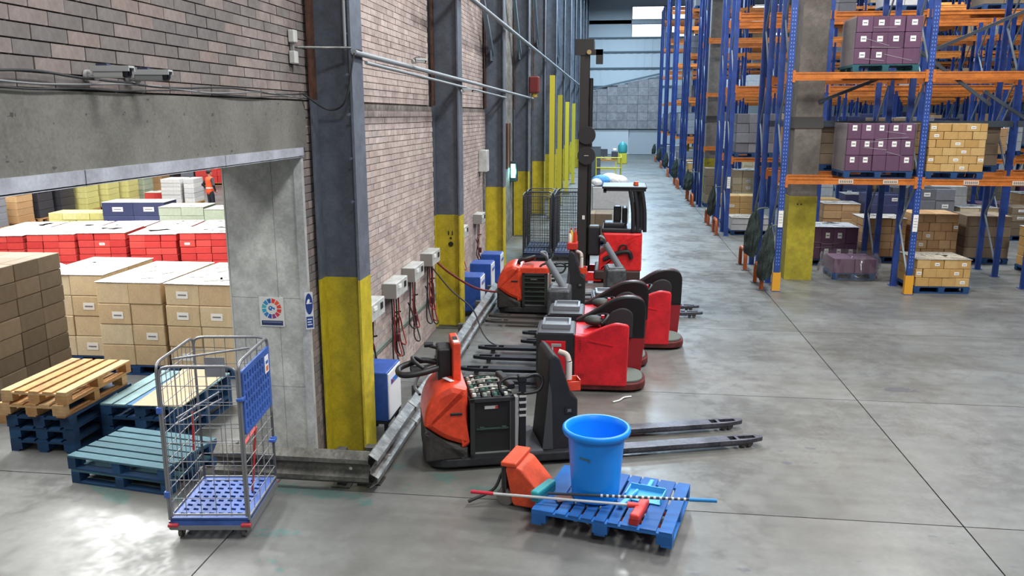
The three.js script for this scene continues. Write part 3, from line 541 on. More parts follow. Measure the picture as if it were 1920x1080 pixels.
dup(farCage, [-1.2, 0, -21.75], 0.0, 'grey roll cage next to the reach truck mast'); dup(farCage, [-2.02, 0, -22.65], 0.02, 'grey roll cage behind the one nearest the wall'); dup(farCage, [-1.2, 0, -22.75], -0.02, 'grey roll cage behind the one next to the reach truck mast');
// cages hold flattened wire panels: shelves
// ---------- blue pallet on a hand pallet truck with cleaning things ----------
{
  const th = -0.235, cx = 0.065, cz = -7.25, bright = ['#2476cc', '#2070c4', '#2a7cd4', '#1f68ba'].map(h => M(h, 0.65, 0, { map: T.paintwood }));
  palletThing('bright blue pallet carrying the blue bin and brushes', [cx, 0.085, cz], th, 1.3, 1.04, { cross: true, top: bright, low: bright, h: 0.15, bw: [2.1, 1, 1, 1, 1, 1, 1.5, 1.5, 1.2], gap: 0.022 });
  const org = M('#ee5630', 0.55, 0, { map: T.mottle }), dk = M('#2b2b2c', 0.6);
  const t = thing('hand_pallet_truck', 'orange hand pallet truck with its forks under the bright blue pallet', 'pallet truck', [cx - 0.04, 0, cz - 0.01], th);
  nb().ext(roundPoly([[-0.92, 0.05], [-0.66, 0.05], [-0.62, 0.12], [-0.64, 0.22], [-0.84, 0.44], [-0.97, 0.47], [-1.0, 0.42]], 0.03), 0.4, 0, 0, -0.02, 0, 0, 0, 0.015).mesh('body', org, t);
  nb().rbox(0.16, 0.05, 0.44, -0.96, 0.475, -0.02, 0.015).mesh('top_plate', org, t);
  for (const z of [-0.2, 0.16]) nb().rbox(1.2, 0.04, 0.15, -0.08, 0.062, z, 0.012).mesh('fork', org, t);
  nb().bb(-1.06, -0.98, 0.12, 0.4, -0.1, 0.06).cyl(0.035, 0.035, 0.3, -1.04, 0.27, 0.08).bar([-1.02, 0.42, 0.12], [-1.0, 0.2, 0.16], 0.012).mesh('pump', dk, t);
  for (const z of [-0.12, 0.08]) nb().cyl(0.09, 0.09, 0.06, -1.03, 0.09, z, 'z', 22).mesh('wheel', M('#6d6a66', 0.6), t);
  nb().tube([[-1.04, 0.38, -0.02], [-1.1, 0.28, 0.02], [-1.16, 0.14, 0.1], [-1.36, 0.05, 0.26]], 0.016, 20, 8).mesh('tiller', dk, t);
  // blue bin
  const bin = thing('round_bin', 'round blue plastic bin standing on the bright blue pallet', 'bin', [-0.11, 0.237, -7.23]);
  const bm = M('#0c8cf2', 0.42);
  nb().lathe([[0, 0.012], [0.2, 0.012], [0.222, 0.03], [0.268, 0.655], [0.275, 0.672], [0.3, 0.68], [0.31, 0.7], [0.3, 0.716], [0.282, 0.715], [0.262, 0.66], [0.214, 0.04], [0, 0.03]].map(p => p), 0, -0.012, 0, 56).mesh('tub', bm, bin);
  nb().lathe([[0.297, 0.655], [0.312, 0.66], [0.322, 0.688], [0.318, 0.712], [0.305, 0.722], [0.29, 0.718]], 0, -0.012, 0, 56).mesh('rim', bm, bin);
  nb().box(0.1, 0.012, 0.006, -0.1, 0.47, 0.238, 0, -0.4, -0.08).box(0.008, 0.03, 0.006, -0.055, 0.455, 0.256, 0, -0.3, 0).mesh('moulded_mark', M('#4a6a60', 0.6), bin);
  // dustpan
  const Y0 = 0.237, dp = thing('dustpan', 'pale blue dustpan lying on the bright blue pallet', 'dustpan', [0.37, Y0, -7.28], -0.28), lb = M('#49a6da', 0.5);
  nb().box(0.34, 0.008, 0.24, 0, 0.006, 0.02).mesh('pan', lb, dp); nb().box(0.34, 0.06, 0.012, 0, 0.035, -0.1).box(0.012, 0.05, 0.22, -0.17, 0.028, 0).box(0.012, 0.05, 0.22, 0.17, 0.028, 0).mesh('pan_wall', lb, dp); nb().rbox(0.045, 0.035, 0.16, 0, 0.045, -0.18, 0.012).mesh('handle', lb, dp);
  const hb = thing('hand_brush', 'small pale blue hand brush between bin and dustpan', 'brush', [0.17, Y0, -7.08], 1.1);
  nb().rbox(0.2, 0.03, 0.05, 0, 0.03, 0, 0.01).mesh('head', lb, hb); nb().rbox(0.2, 0.03, 0.03, 0.18, 0.035, 0, 0.01).mesh('handle', lb, hb); nb().box(0.18, 0.02, 0.04, 0, 0.01, 0).mesh('bristles', M('#3a8fc4', 0.9), hb);
  // brooms
  const b1 = thing('broom', 'red headed broom with white handle lying across the bright blue pallet', 'broom', [0, Y0, 0]);
  nb().rbox(0.09, 0.06, 0.36, 0.3, 0.075, -6.86, 0.02, 0, -0.3, 0).mesh('head', M('#cf3a34', 0.5), b1); nb().box(0.08, 0.05, 0.35, 0.29, 0.026, -6.86, 0, -0.3, 0).mesh('bristles', M('#a82a28', 0.9), b1);
  nb().bar([0.27, 0.1, -6.88], [-1.06, 0.06, -7.03], 0.013, 10).mesh('handle', M('#c9cacb', 0.35, 0.3), b1); nb().bar([-1.06, 0.06, -7.03], [-1.28, 0.055, -7.055], 0.017, 10).mesh('grip', M('#b8203a', 0.5), b1); nb().cyl(0.03, 0.022, 0.1, 0.24, 0.1, -6.885, 'x').mesh('socket', M('#cf3a34', 0.5), b1);
  const b2 = thing('broom', 'turquoise headed broom with striped handle lying beside the bin', 'broom', [0, Y0, 0]);
  nb().rbox(0.09, 0.06, 0.34, -0.6, 0.075, -7.18, 0.02, 0, -0.45, 0).mesh('head', M('#2c98a0', 0.5), b2); nb().box(0.08, 0.05, 0.33, -0.6, 0.026, -7.18, 0, -0.45, 0).mesh('bristles', M('#2a7f8c', 0.9), b2);
  const P0 = [-0.54, 0.1, -7.02], P1 = [0.98, 0.19, -6.88], at = k => P0.map((v, i) => v + (P1[i] - v) * k);
  nb().bar(at(0), at(0.84), 0.013, 10).mesh('handle', M('#3c4148', 0.4, 0.2), b2);
  for (let k = 0.32; k < 0.82; k += 0.035) nb().bar(at(k), at(k + 0.014), 0.0145, 10).mesh('stripe', M('#c8cacc', 0.4), b2);
  nb().bar(at(0.84), at(1), 0.018, 10).mesh('grip', M('#1f7fc0', 0.5), b2);
  tag(nb().tube([[0.05, 0.012, -10.48], [0.14, 0.014, -10.56], [0.2, 0.02, -10.66], [0.3, 0.012, -10.74]], 0.012, 16, 6).mesh('plastic_strip', M('#d6d6d2', 0.5)), 'white plastic strip lying on the floor beside the order picker', 'litter');
  tag(nb().box(0.16, 0.01, 0.1, -0.4, Y0 + 0.012, -7.12, 0.05, 0.4, 0).mesh('cardboard_scrap', M('#a87868', 0.9)), 'small torn brown scrap lying at the foot of the blue bin', 'scrap');
}
// ---------- trucks ----------
const orange = M('#f04c2c', 0.42, 0, { map: T.mottle }), redM = M('#e4212e', 0.4, 0, { map: T.mottle }), darkRed = M('#8a1a22', 0.5), black = M('#1c1c1f', 0.5), rubber = M('#26272a', 0.8), charcoal = M('#3a3b3f', 0.55, 0, { map: T.grime }), greyP = M('#7f848b', 0.45), forkM = M('#6a6a76', 0.42, 0.45, { map: T.grime });
const forkGeo = (L, dir, w) => { // fork outline in plan: blade with tapered rounded tip and a roller opening
  const o = roundPoly([[0, -w / 2], [L - 0.2, -w / 2], [L, -w / 2 + 0.05, 0.05], [L, w / 2 - 0.05, 0.05], [L - 0.2, w / 2], [0, w / 2]], 0.04);
  const h1 = [[L - 0.3, -w * 0.26], [L - 0.1, -w * 0.22], [L - 0.1, w * 0.22], [L - 0.3, w * 0.26]], h2 = [[L - 0.42, -w * 0.3], [L - 0.34, -w * 0.3], [L - 0.34, w * 0.3], [L - 0.42, w * 0.3]];
  return nb().ext(o, 0.05, 0, 0, 0, Math.PI / 2, 0, dir < 0 ? Math.PI : 0, 0.006, [h1, h2]).geo();
};
function orderPicker(label, pos, turn, paint, covered) {
  const t = thing('order_picker', label, 'order picker', pos, turn);
  const skirt = roundPoly([[0.0, -0.4, 0.3], [1.72, -0.4, 0.04], [1.72, 0.4, 0.04], [0.0, 0.4, 0.3]], 0.1, 8);
  nb().ext(skirt, 0.1, 0, 0.1, 0, Math.PI / 2, 0, 0, 0.015).mesh('chassis', M('#2c2d32', 0.6, 0, { map: T.grime }), t);
  // dark bumper skirt of the drive unit, high at the nose and low at the battery
  nb().ext(roundPoly([[0, 0.12, 0.03], [0.47, 0.12, 0.01], [0.47, 0.26, 0.01], [0.2, 0.36], [0.0, 0.52, 0.03]], 0.1), 0.8, 0, 0, 0, 0, 0, 0, 0.05).mesh('bumper', M('#3d3a36', 0.7, 0, { map: T.grime }), t);
  nb().ext(roundPoly([[-0.005, 0.52, 0.02], [0.2, 0.365, 0.1], [0.47, 0.265, 0.01], [0.47, 0.93, 0.01], [0.3, 0.98, 0.04], [0.12, 0.9, 0.1], [0.02, 0.72, 0.1]], 0.05, 6), 0.77, 0, 0, 0, 0, 0, 0, 0.07).mesh('drive_cover', paint, t, 'orange drive cover');
  if (covered) {
    nb().ext(roundPoly([[0.4, 0.265, 0.01], [1.0, 0.265, 0.01], [1.0, 0.93, 0.03], [0.4, 0.93, 0.01]], 0.01), 0.7, 0, 0, 0, 0, 0, 0, 0.02).mesh('battery_hood', paint, t, 'orange battery hood');
    for (let k = 0; k < 6; k++) nb().box(0.4, 0.02, 0.02, 0.73, 0.28 + k * 0.09, 0.395).mesh('grille_bar', M('#2f3a33', 0.6), t);
    nb().tube([[0.4, 0.94, 0.1], [0.42, 1.02, 0.12], [0.56, 1.06, 0.1], [0.7, 1.08, 0.0], [0.66, 1.02, -0.1], [0.5, 0.98, -0.06]], 0.035, 30, 8).mesh('steering_handle', black, t);
  }
  nb().rbox(0.13, 0.03, 0.02, 0.34, 0.66, 0.386, 0.008).mesh('cover_grip', black, t);
  if (!covered) {
  nb().box(0.05, 0.006, 0.16, 0.28, 0.985, 0.18, 0, 0.5, 0).mesh('cover_sticker', M('#c9cbd0', 0.5), t);
  nb().rbox(0.09, 0.48, 0.44, 0.38, 1.14, -0.08, 0.02).mesh('guard_panel', paint, t, 'tall orange panel');
  nb().box(0.05, 0.012, 0.12, 0.38, 1.382, -0.05).mesh('panel_recess', black, t); nb().box(0.06, 0.008, 0.1, 0.38, 1.382, 0.08).mesh('panel_label', M('#d8cfc6', 0.5), t);
  nb().rbox(0.16, 0.42, 0.3, 0.26, 1.08, -0.12, 0.03).mesh('console', black, t);
  nb().tube([[0.18, 1.08, -0.18], [0.02, 1.1, -0.2], [-0.2, 1.06, -0.14], [-0.25, 1.04, 0.0], [-0.18, 1.04, 0.12], [0.02, 1.06, 0.12], [0.18, 1.08, 0.05]], 0.035, 50, 10).tube([[0.02, 1.1, -0.18], [-0.08, 1.17, -0.1], [-0.08, 1.17, 0.04], [0.02, 1.1, 0.1]], 0.022, 24, 8).rbox(0.2, 0.05, 0.2, -0.02, 1.04, -0.04, 0.02).mesh('steering_handle', black, t);
  nb().cyl(0.03, 0.03, 0.1, 0.1, 1.28, -0.2, 'x').bar([0.1, 1.27, -0.2], [0.2, 1.25, -0.15], 0.02).mesh('mirror_stalk', black, t);
  nb().tube([[-0.02, 0.75, -0.05], [-0.06, 0.8, -0.25], [0.05, 0.98, -0.3], [0.2, 1.05, -0.25]], 0.018, 24, 8).mesh('guard_rail', greyP, t);
  }
  // battery
  const bx0 = 0.49, bx1 = 0.98;
  nb().bb(bx0, bx1, 0.14, 0.78, -0.37, 0.37).mesh('battery_case', M('#191b1b', 0.55), t);
  const fr = nb().bb(bx0, bx1, 0.78, 0.82, 0.36, 0.4).bb(bx0, bx1, 0.14, 0.19, 0.36, 0.4).bb(bx0, bx0 + 0.05, 0.14, 0.82, 0.36, 0.4).bb(bx1 - 0.05, bx1, 0.14, 0.82, 0.36, 0.4).mesh('battery_frame', M('#26282a', 0.6), t);
  nb().bb(bx0 + 0.05, bx1 - 0.05, 0.19, 0.2, 0.37, 0.395).bb(bx1 - 0.055, bx1 - 0.045, 0.19, 0.78, 0.37, 0.395).mesh('frame_lip', M('#8f9090', 0.4, 0.5), fr);
  nb().box(0.14, 0.035, 0.006, 0.72, 0.71, 0.374).mesh('rating_plate', M('#b8b8b4', 0.5), t, 'pale rating plate'); nb().box(0.03, 0.03, 0.007, 0.78, 0.71, 0.375).mesh('plate_mark', M('#b02a2a', 0.5), t);
  nb().bb(bx0 + 0.07, bx1 - 0.07, 0.46, 0.475, 0.37, 0.385).box(0.05, 0.03, 0.02, 0.62, 0.475, 0.38).box(0.05, 0.03, 0.02, 0.86, 0.475, 0.38).mesh('case_rib', M('#34463c', 0.5), t);
  const capG = nb().cyl(0.022, 0.026, 0.03, 0, 0, 0, 'y', 10).geo(), celG = nb().rbox(0.1, 0.05, 0.125, 0, 0, 0, 0.01).geo();
  const capM = [M('#9aa49c', 0.5), M('#cfcfc8', 0.5), M('#4c7a6c', 0.5)], celM = M('#23272a', 0.6);
  if (!covered) for (let i = 0; i < 4; i++) for (let k = 0; k < 5; k++) { const c = part(celG, 'battery_cell', celM, t, bx0 + 0.075 + i * 0.115, 0.8, -0.28 + k * 0.14); part(capG, 'cell_cap', capM[(i * 2 + k) % 3], c, -0.02, 0.038, 0.03); part(capG, 'cell_cap', capM[(i + k * 2 + 1) % 3], c, 0.028, 0.034, -0.035); }
  if (!covered) for (let k = 0; k < 5; k++) nb().tube([[bx0 + 0.03, 0.84, -0.25 + k * 0.13], [bx0 + 0.18, 0.875, -0.22 + k * 0.13], [bx1 - 0.12, 0.86, -0.27 + k * 0.13], [bx1 - 0.02, 0.84, -0.22 + k * 0.13]], 0.009, 18, 6).mesh('battery_lead', k % 2 ? M('#a9aaa4', 0.5) : black, t);
  nb().bb(bx1 - 0.005, bx1 + 0.03, 0.14, 0.82, 0.3, 0.4).mesh('side_strip', M('#a8a9a6', 0.45, 0.3), t, 'bare metal strip');
  nb().rbox(0.08, 0.07, 0.5, bx1 - 0.04, 0.87, -0.05, 0.02, 0, 0.15, 0).mesh('connector', charcoal, t);
  // stand-on platform with post and double loop handle
  nb().bb(0.99, 1.3, 0.15, 0.17, -0.38, 0.38).mesh('platform_mat', M('#55585e', 0.8), t);
  nb().bb(1.05, 1.12, 0.15, 0.98, 0.22, 0.29).mesh('handle_post', black, t);
  for (const y of [0.55, 0.62, 0.7, 0.77]) nb().bb(1.045, 1.125, y, y + 0.025, 0.215, 0.295).mesh('post_band', M('#b9bab6', 0.5), t);
  nb().tube([[1.08, 0.98, 0.25], [0.93, 0.99, 0.25], [0.84, 0.95, 0.27], [0.83, 0.88, 0.3], [0.9, 0.82, 0.31], [1.06, 0.82, 0.28]], 0.02, 40, 8).tube([[1.1, 0.98, 0.25], [1.22, 1.0, 0.22], [1.3, 0.97, 0.22], [1.31, 0.9, 0.24], [1.25, 0.83, 0.27], [1.1, 0.81, 0.28]], 0.02, 40, 8).rbox(0.1, 0.08, 0.1, 1.08, 0.98, 0.25, 0.02).mesh('loop_handle', black, t);
  // backrest
  nb().ext(roundPoly([[1.3, 0.1], [1.7, 0.1], [1.7, 0.72], [1.62, 0.8], [1.49, 1.2], [1.42, 1.25], [1.37, 1.2], [1.36, 0.7]], 0.03), 0.6, 0, 0, 0.02, 0, 0, 0, 0.02).mesh('backrest', M('#26262a', 0.6, 0, { map: T.mottle }), t);
  nb().ext([[1.3, 0.16], [1.42, 0.16], [1.4, 0.8], [1.37, 0.95]], 0.012, 0, 0, 0.326).mesh('backrest_pad', M('#3f4043', 0.8), t);
  const hd = nb().rbox(0.17, 0.012, 0.16, 1.65, 0.82, 0.22, 0.004).bb(1.57, 1.582, 0.82, 0.94, 0.14, 0.3).bb(1.72, 1.732, 0.82, 0.94, 0.14, 0.3).bb(1.57, 1.732, 0.82, 0.94, 0.14, 0.152).bb(1.57, 1.732, 0.82, 0.92, 0.29, 0.302).mesh('holder_box', paint, t, 'small orange holder box');
  nb().cyl(0.035, 0.035, 0.2, 1.62, 1.02, 0.2).mesh('paper_roll', M('#d8d2c8', 0.7), t, 'white paper roll'); nb().tube([[1.52, 1.22, 0.12], [1.6, 1.19, 0.16], [1.62, 1.12, 0.2]], 0.035, 16, 8).mesh('wrap_roll', M('#b9aaa0', 0.6), t);
  nb().box(0.1, 0.08, 0.006, 1.6, 0.6, 0.324).mesh('number_plate', M('#1b1c20', 0.5), t);
  const pl = new THREE.Mesh(new THREE.PlaneGeometry(0.09, 0.07), new THREE.MeshStandardMaterial({ map: numTex, roughness: 0.6 })); pl.name = 'number'; pl.position.set(1.6, 0.6, 0.329); t.add(pl);
  for (const z of [0.27, -0.27]) { const f = part(forkGeo(2.3, 1, 0.17), 'fork', forkM, t, 1.65, 0.09, z); f.userData.label = 'long steel fork'; nb().cyl(0.035, 0.035, 0.1, 2.05, -0.045, 0, 'z').cyl(0.035, 0.035, 0.1, 2.13, -0.045, 0, 'z').mesh('load_wheel', M('#55514c', 0.6), f); nb().bb(0, 2.0, -0.045, -0.02, -0.075, -0.06).bb(0, 2.0, -0.045, -0.02, 0.06, 0.075).mesh('fork_web', forkM, f); }
  nb().cyl(0.11, 0.11, 0.08, 0.25, 0.11, 0, 'z', 20).mesh('drive_wheel', rubber, t);
  for (const z of [0.3, -0.3]) nb().cyl(0.05, 0.05, 0.06, 0.8, 0.05, z, 'z', 16).mesh('support_wheel', rubber, t);
  return t;
}
const numTex = canvasTex(64, 48, (g, w, h) => { g.fillStyle = '#1b1c20'; g.fillRect(0, 0, w, h); g.fillStyle = '#8d9096'; g.font = 'bold 30px sans-serif'; g.textAlign = 'center'; g.fillText('30', 32, 35); });
orderPicker('orange order picker with open battery and long forks behind the blue bin', [-2.06, 0, -8.37], 0.297, orange);

function standOnTruck(label, pos, turn) {
  const t = thing('stand_on_truck', label, 'pallet truck', pos, turn, 'red stand on pallet trucks parked in a row');
  nb().ext(roundPoly([[-1.52, -0.38, 0.04], [0.02, -0.39, 0.34], [0.02, 0.39, 0.34], [-1.52, 0.38, 0.04]], 0.1, 8), 0.1, 0, 0.085, 0, Math.PI / 2, 0, 0, 0.015).mesh('chassis', M('#6d2422', 0.6, 0, { map: T.grime }), t);
  nb().ext(roundPoly([[-0.62, -0.32, 0.02], [-0.02, -0.33, 0.3], [-0.02, 0.33, 0.3], [-0.62, 0.32, 0.02]], 0.1, 8), 0.02, 0, 0.15, 0, Math.PI / 2, 0, 0).mesh('platform_mat', M('#6a746e', 0.85), t, 'grey green rubber platform');
  nb().ext(roundPoly([[-0.98, 0.12, 0.01], [-0.6, 0.12, 0.02], [-0.62, 0.84, 0.06], [-0.98, 0.83, 0.01]], 0.02), 0.72, 0, 0, 0, 0, 0, 0, 0.01).mesh('motor_hood', redM, t);
  const wing = roundPoly([[-0.99, 0.1, 0.01], [-0.26, 0.1, 0.03], [-0.24, 0.98, 0.05], [-0.42, 1.01, 0.06], [-0.62, 0.94, 0.1], [-0.84, 0.82, 0.06], [-0.99, 0.83, 0.02]], 0.02, 6);
  nb().ext(wing, 0.07, 0, 0, 0.37, 0, 0, 0, 0.02).mesh('side_wing', redM, t, 'bright red side panel');
  nb().ext(roundPoly([[-0.8, 0.77, 0.01], [-0.45, 0.69, 0.01], [-0.45, 0.68, 0.01], [-0.8, 0.74, 0.01]], 0.01), 0.012, 0, 0, 0.408).mesh('wing_crease', redM, t);
  for (let k = 0; k < 6; k++) nb().box(0.035, 0.012, 0.006, -0.91, 0.6 + k * 0.03, 0.406).mesh('vent_slot', darkRed, t);
  for (let k = 0; k < 3; k++) nb().box(0.012, 0.05, 0.006, -0.93 + k * 0.035, 0.25, 0.406).mesh('vent_slot', darkRed, t);
  // tall far wing: red below, black arched pad above
  nb().ext(roundPoly([[-0.7, 0.1, 0.01], [-0.02, 0.1, 0.03], [0.02, 0.62, 0.02], [-0.7, 0.62, 0.01]], 0.02), 0.06, 0, 0, -0.35, 0, 0, 0, 0.01).mesh('side_wing', darkRed, t, 'dark red inner side panel');
  const arch = roundPoly([[-0.98, 0.82, 0.02], [-0.7, 0.6, 0.02], [0.02, 0.6, 0.02], [0.03, 1.12, 0.12], [-0.08, 1.24, 0.16], [-0.4, 1.22, 0.3], [-0.75, 0.98, 0.2], [-0.98, 0.86, 0.02]], 0.05, 7);
  nb().ext(arch, 0.1, 0, 0, -0.36, 0, 0, 0, 0.025).mesh('backrest', M('#111013', 0.4), t, 'black arched backrest');
  nb().ext(roundPoly([[-0.62, 0.62, 0.02], [-0.16, 0.62, 0.02], [-0.15, 1.0, 0.08], [-0.3, 1.08, 0.1], [-0.5, 1.0, 0.1]], 0.03, 6), 0.05, 0, 0, -0.29, 0, 0, 0, 0.015).mesh('back_pad', M('#2a292d', 0.6), t);
  nb().ext(arch.map(([x, y]) => [x, y]).filter((p, i) => true), 0.012, 0, 0, -0.415).mesh('backrest_edge', darkRed, t);
  // battery bay with red door
  nb().bb(-1.52, -0.985, 0.12, 0.82, -0.37, 0.37).mesh('battery_bay', M('#28292d', 0.55, 0, { map: T.mottle }), t);
  nb().rbox(0.34, 0.54, 0.014, -1.28, 0.46, 0.377, 0.006).mesh('battery_door', redM, t, 'red battery door');
  nb().rbox(0.14, 0.045, 0.012, -1.24, 0.67, 0.388, 0.005).mesh('door_handle', M('#b9bab8', 0.35, 0.5), t); nb().bb(-1.3, -1.28, 0.4, 0.66, 0.384, 0.392).mesh('door_strip', M('#b9bac2', 0.4), t);
  nb().rbox(0.5, 0.02, 0.7, -1.25, 0.83, 0, 0.008).mesh('battery_lid', M('#3a3c42', 0.5), t);
  nb().bb(-1.45, -1.05, 0.84, 0.9, -0.3, -0.27).bb(-1.45, -1.05, 0.84, 0.9, 0.1, 0.13).bb(-1.45, -1.42, 0.84, 0.9, -0.3, 0.13).bb(-1.08, -1.05, 0.84, 0.9, -0.3, 0.13).bb(-1.45, -1.05, 0.84, 0.855, -0.3, 0.13).mesh('tray', greyP, t, 'grey storage tray');
  // controls
  nb().sph(0.13, -0.72, 0.93, -0.05, 1.15, 0.55, 1).mesh('steering_hub', M('#2c2e2c', 0.6), t);
  nb().tube([[-0.62, 0.92, 0.1], [-0.55, 0.98, 0.05], [-0.52, 1.0, -0.08], [-0.58, 0.98, -0.2], [-0.7, 0.95, -0.24]], 0.022, 30, 8).rbox(0.1, 0.05, 0.12, -0.6, 0.9, -0.05, 0.02).mesh('tiller', black, t);
  nb().cyl(0.025, 0.025, 0.04, -0.6, 1.0, 0.0).mesh('stop_button', M('#c0242c', 0.4), t);
  for (const z of [0.27, -0.27]) { part(forkGeo(1.2, -1, 0.17), 'fork', M('#22242c', 0.45, 0.4), t, -1.5, 0.09, z); nb().cyl(0.035, 0.035, 0.09, -2.45, 0.04, z, 'z').mesh('load_wheel', M('#4c4a48', 0.6), t); }
  nb().cyl(0.1, 0.1, 0.08, -0.5, 0.1, 0, 'z').mesh('drive_wheel', rubber, t); for (const z of [0.25, -0.25]) nb().cyl(0.05, 0.05, 0.05, -0.25, 0.05, z, 'z').mesh('caster', rubber, t);
  return t;
}
const stA = standOnTruck('red stand on truck next to the orange order picker', [0.48, 0, -11.28], 0.03);
dup(stA, [0.56, 0, -12.4], 0.02, 'middle red stand on truck of the three in the row');
dup(stA, [1.18, 0, -13.5], 0.06, 'red stand on truck at the reach truck end of the row');

// far order picker with the same build, its nose to the wall
orderPicker('orange order picker with hooded battery beside the blue floor chargers', [-2.22, 0, -15.6], 0.03, orange, true);
// small pedestrian trucks between
function tillerTruck(label, pos, turn) {
  const t = thing('pedestrian_truck', label, 'pallet truck', pos, turn, 'grey tillered trucks between the red ones');
  nb().rbox(0.42, 0.6, 0.62, 0, 0.42, 0, 0.05).mesh('body', M('#55585c', 0.5, 0, { map: T.grime }), t);
  nb().rbox(0.3, 0.03, 0.4, 0, 0.73, 0, 0.01).mesh('top_tray', greyP, t);
  nb().bar([0.1, 0.7, 0.1], [-0.22, 1.22, 0.1], 0.065, 12).bar([0.1, 0.7, 0], [-0.2, 1.18, 0.02], 0.03, 10).mesh('tiller_arm', greyP, t, 'grey tilted tiller arm');
  nb().tube([[-0.22, 1.22, 0.1], [-0.26, 1.34, 0.22], [-0.34, 1.36, 0.1], [-0.26, 1.34, -0.02], [-0.22, 1.22, 0.1]], 0.025, 30, 8).mesh('tiller_head', M('#6a6d72', 0.5), t);
  for (const z of [0.2, -0.2]) part(forkGeo(1.15, -1, 0.16), 'fork', M('#4a4644', 0.5, 0.3), t, -0.2, 0.09, z);
  for (const z of [0.2, -0.2]) nb().cyl(0.09, 0.09, 0.06, 0.08, 0.09, z, 'z').mesh('wheel', rubber, t);
  return t;
}
tillerTruck('grey tillered pallet truck behind the red stand on trucks', [-0.95, 0, -14.55], 0);
tillerTruck('grey tillered pallet truck in front of the reach truck', [0.05, 0, -16.7], 0.1);

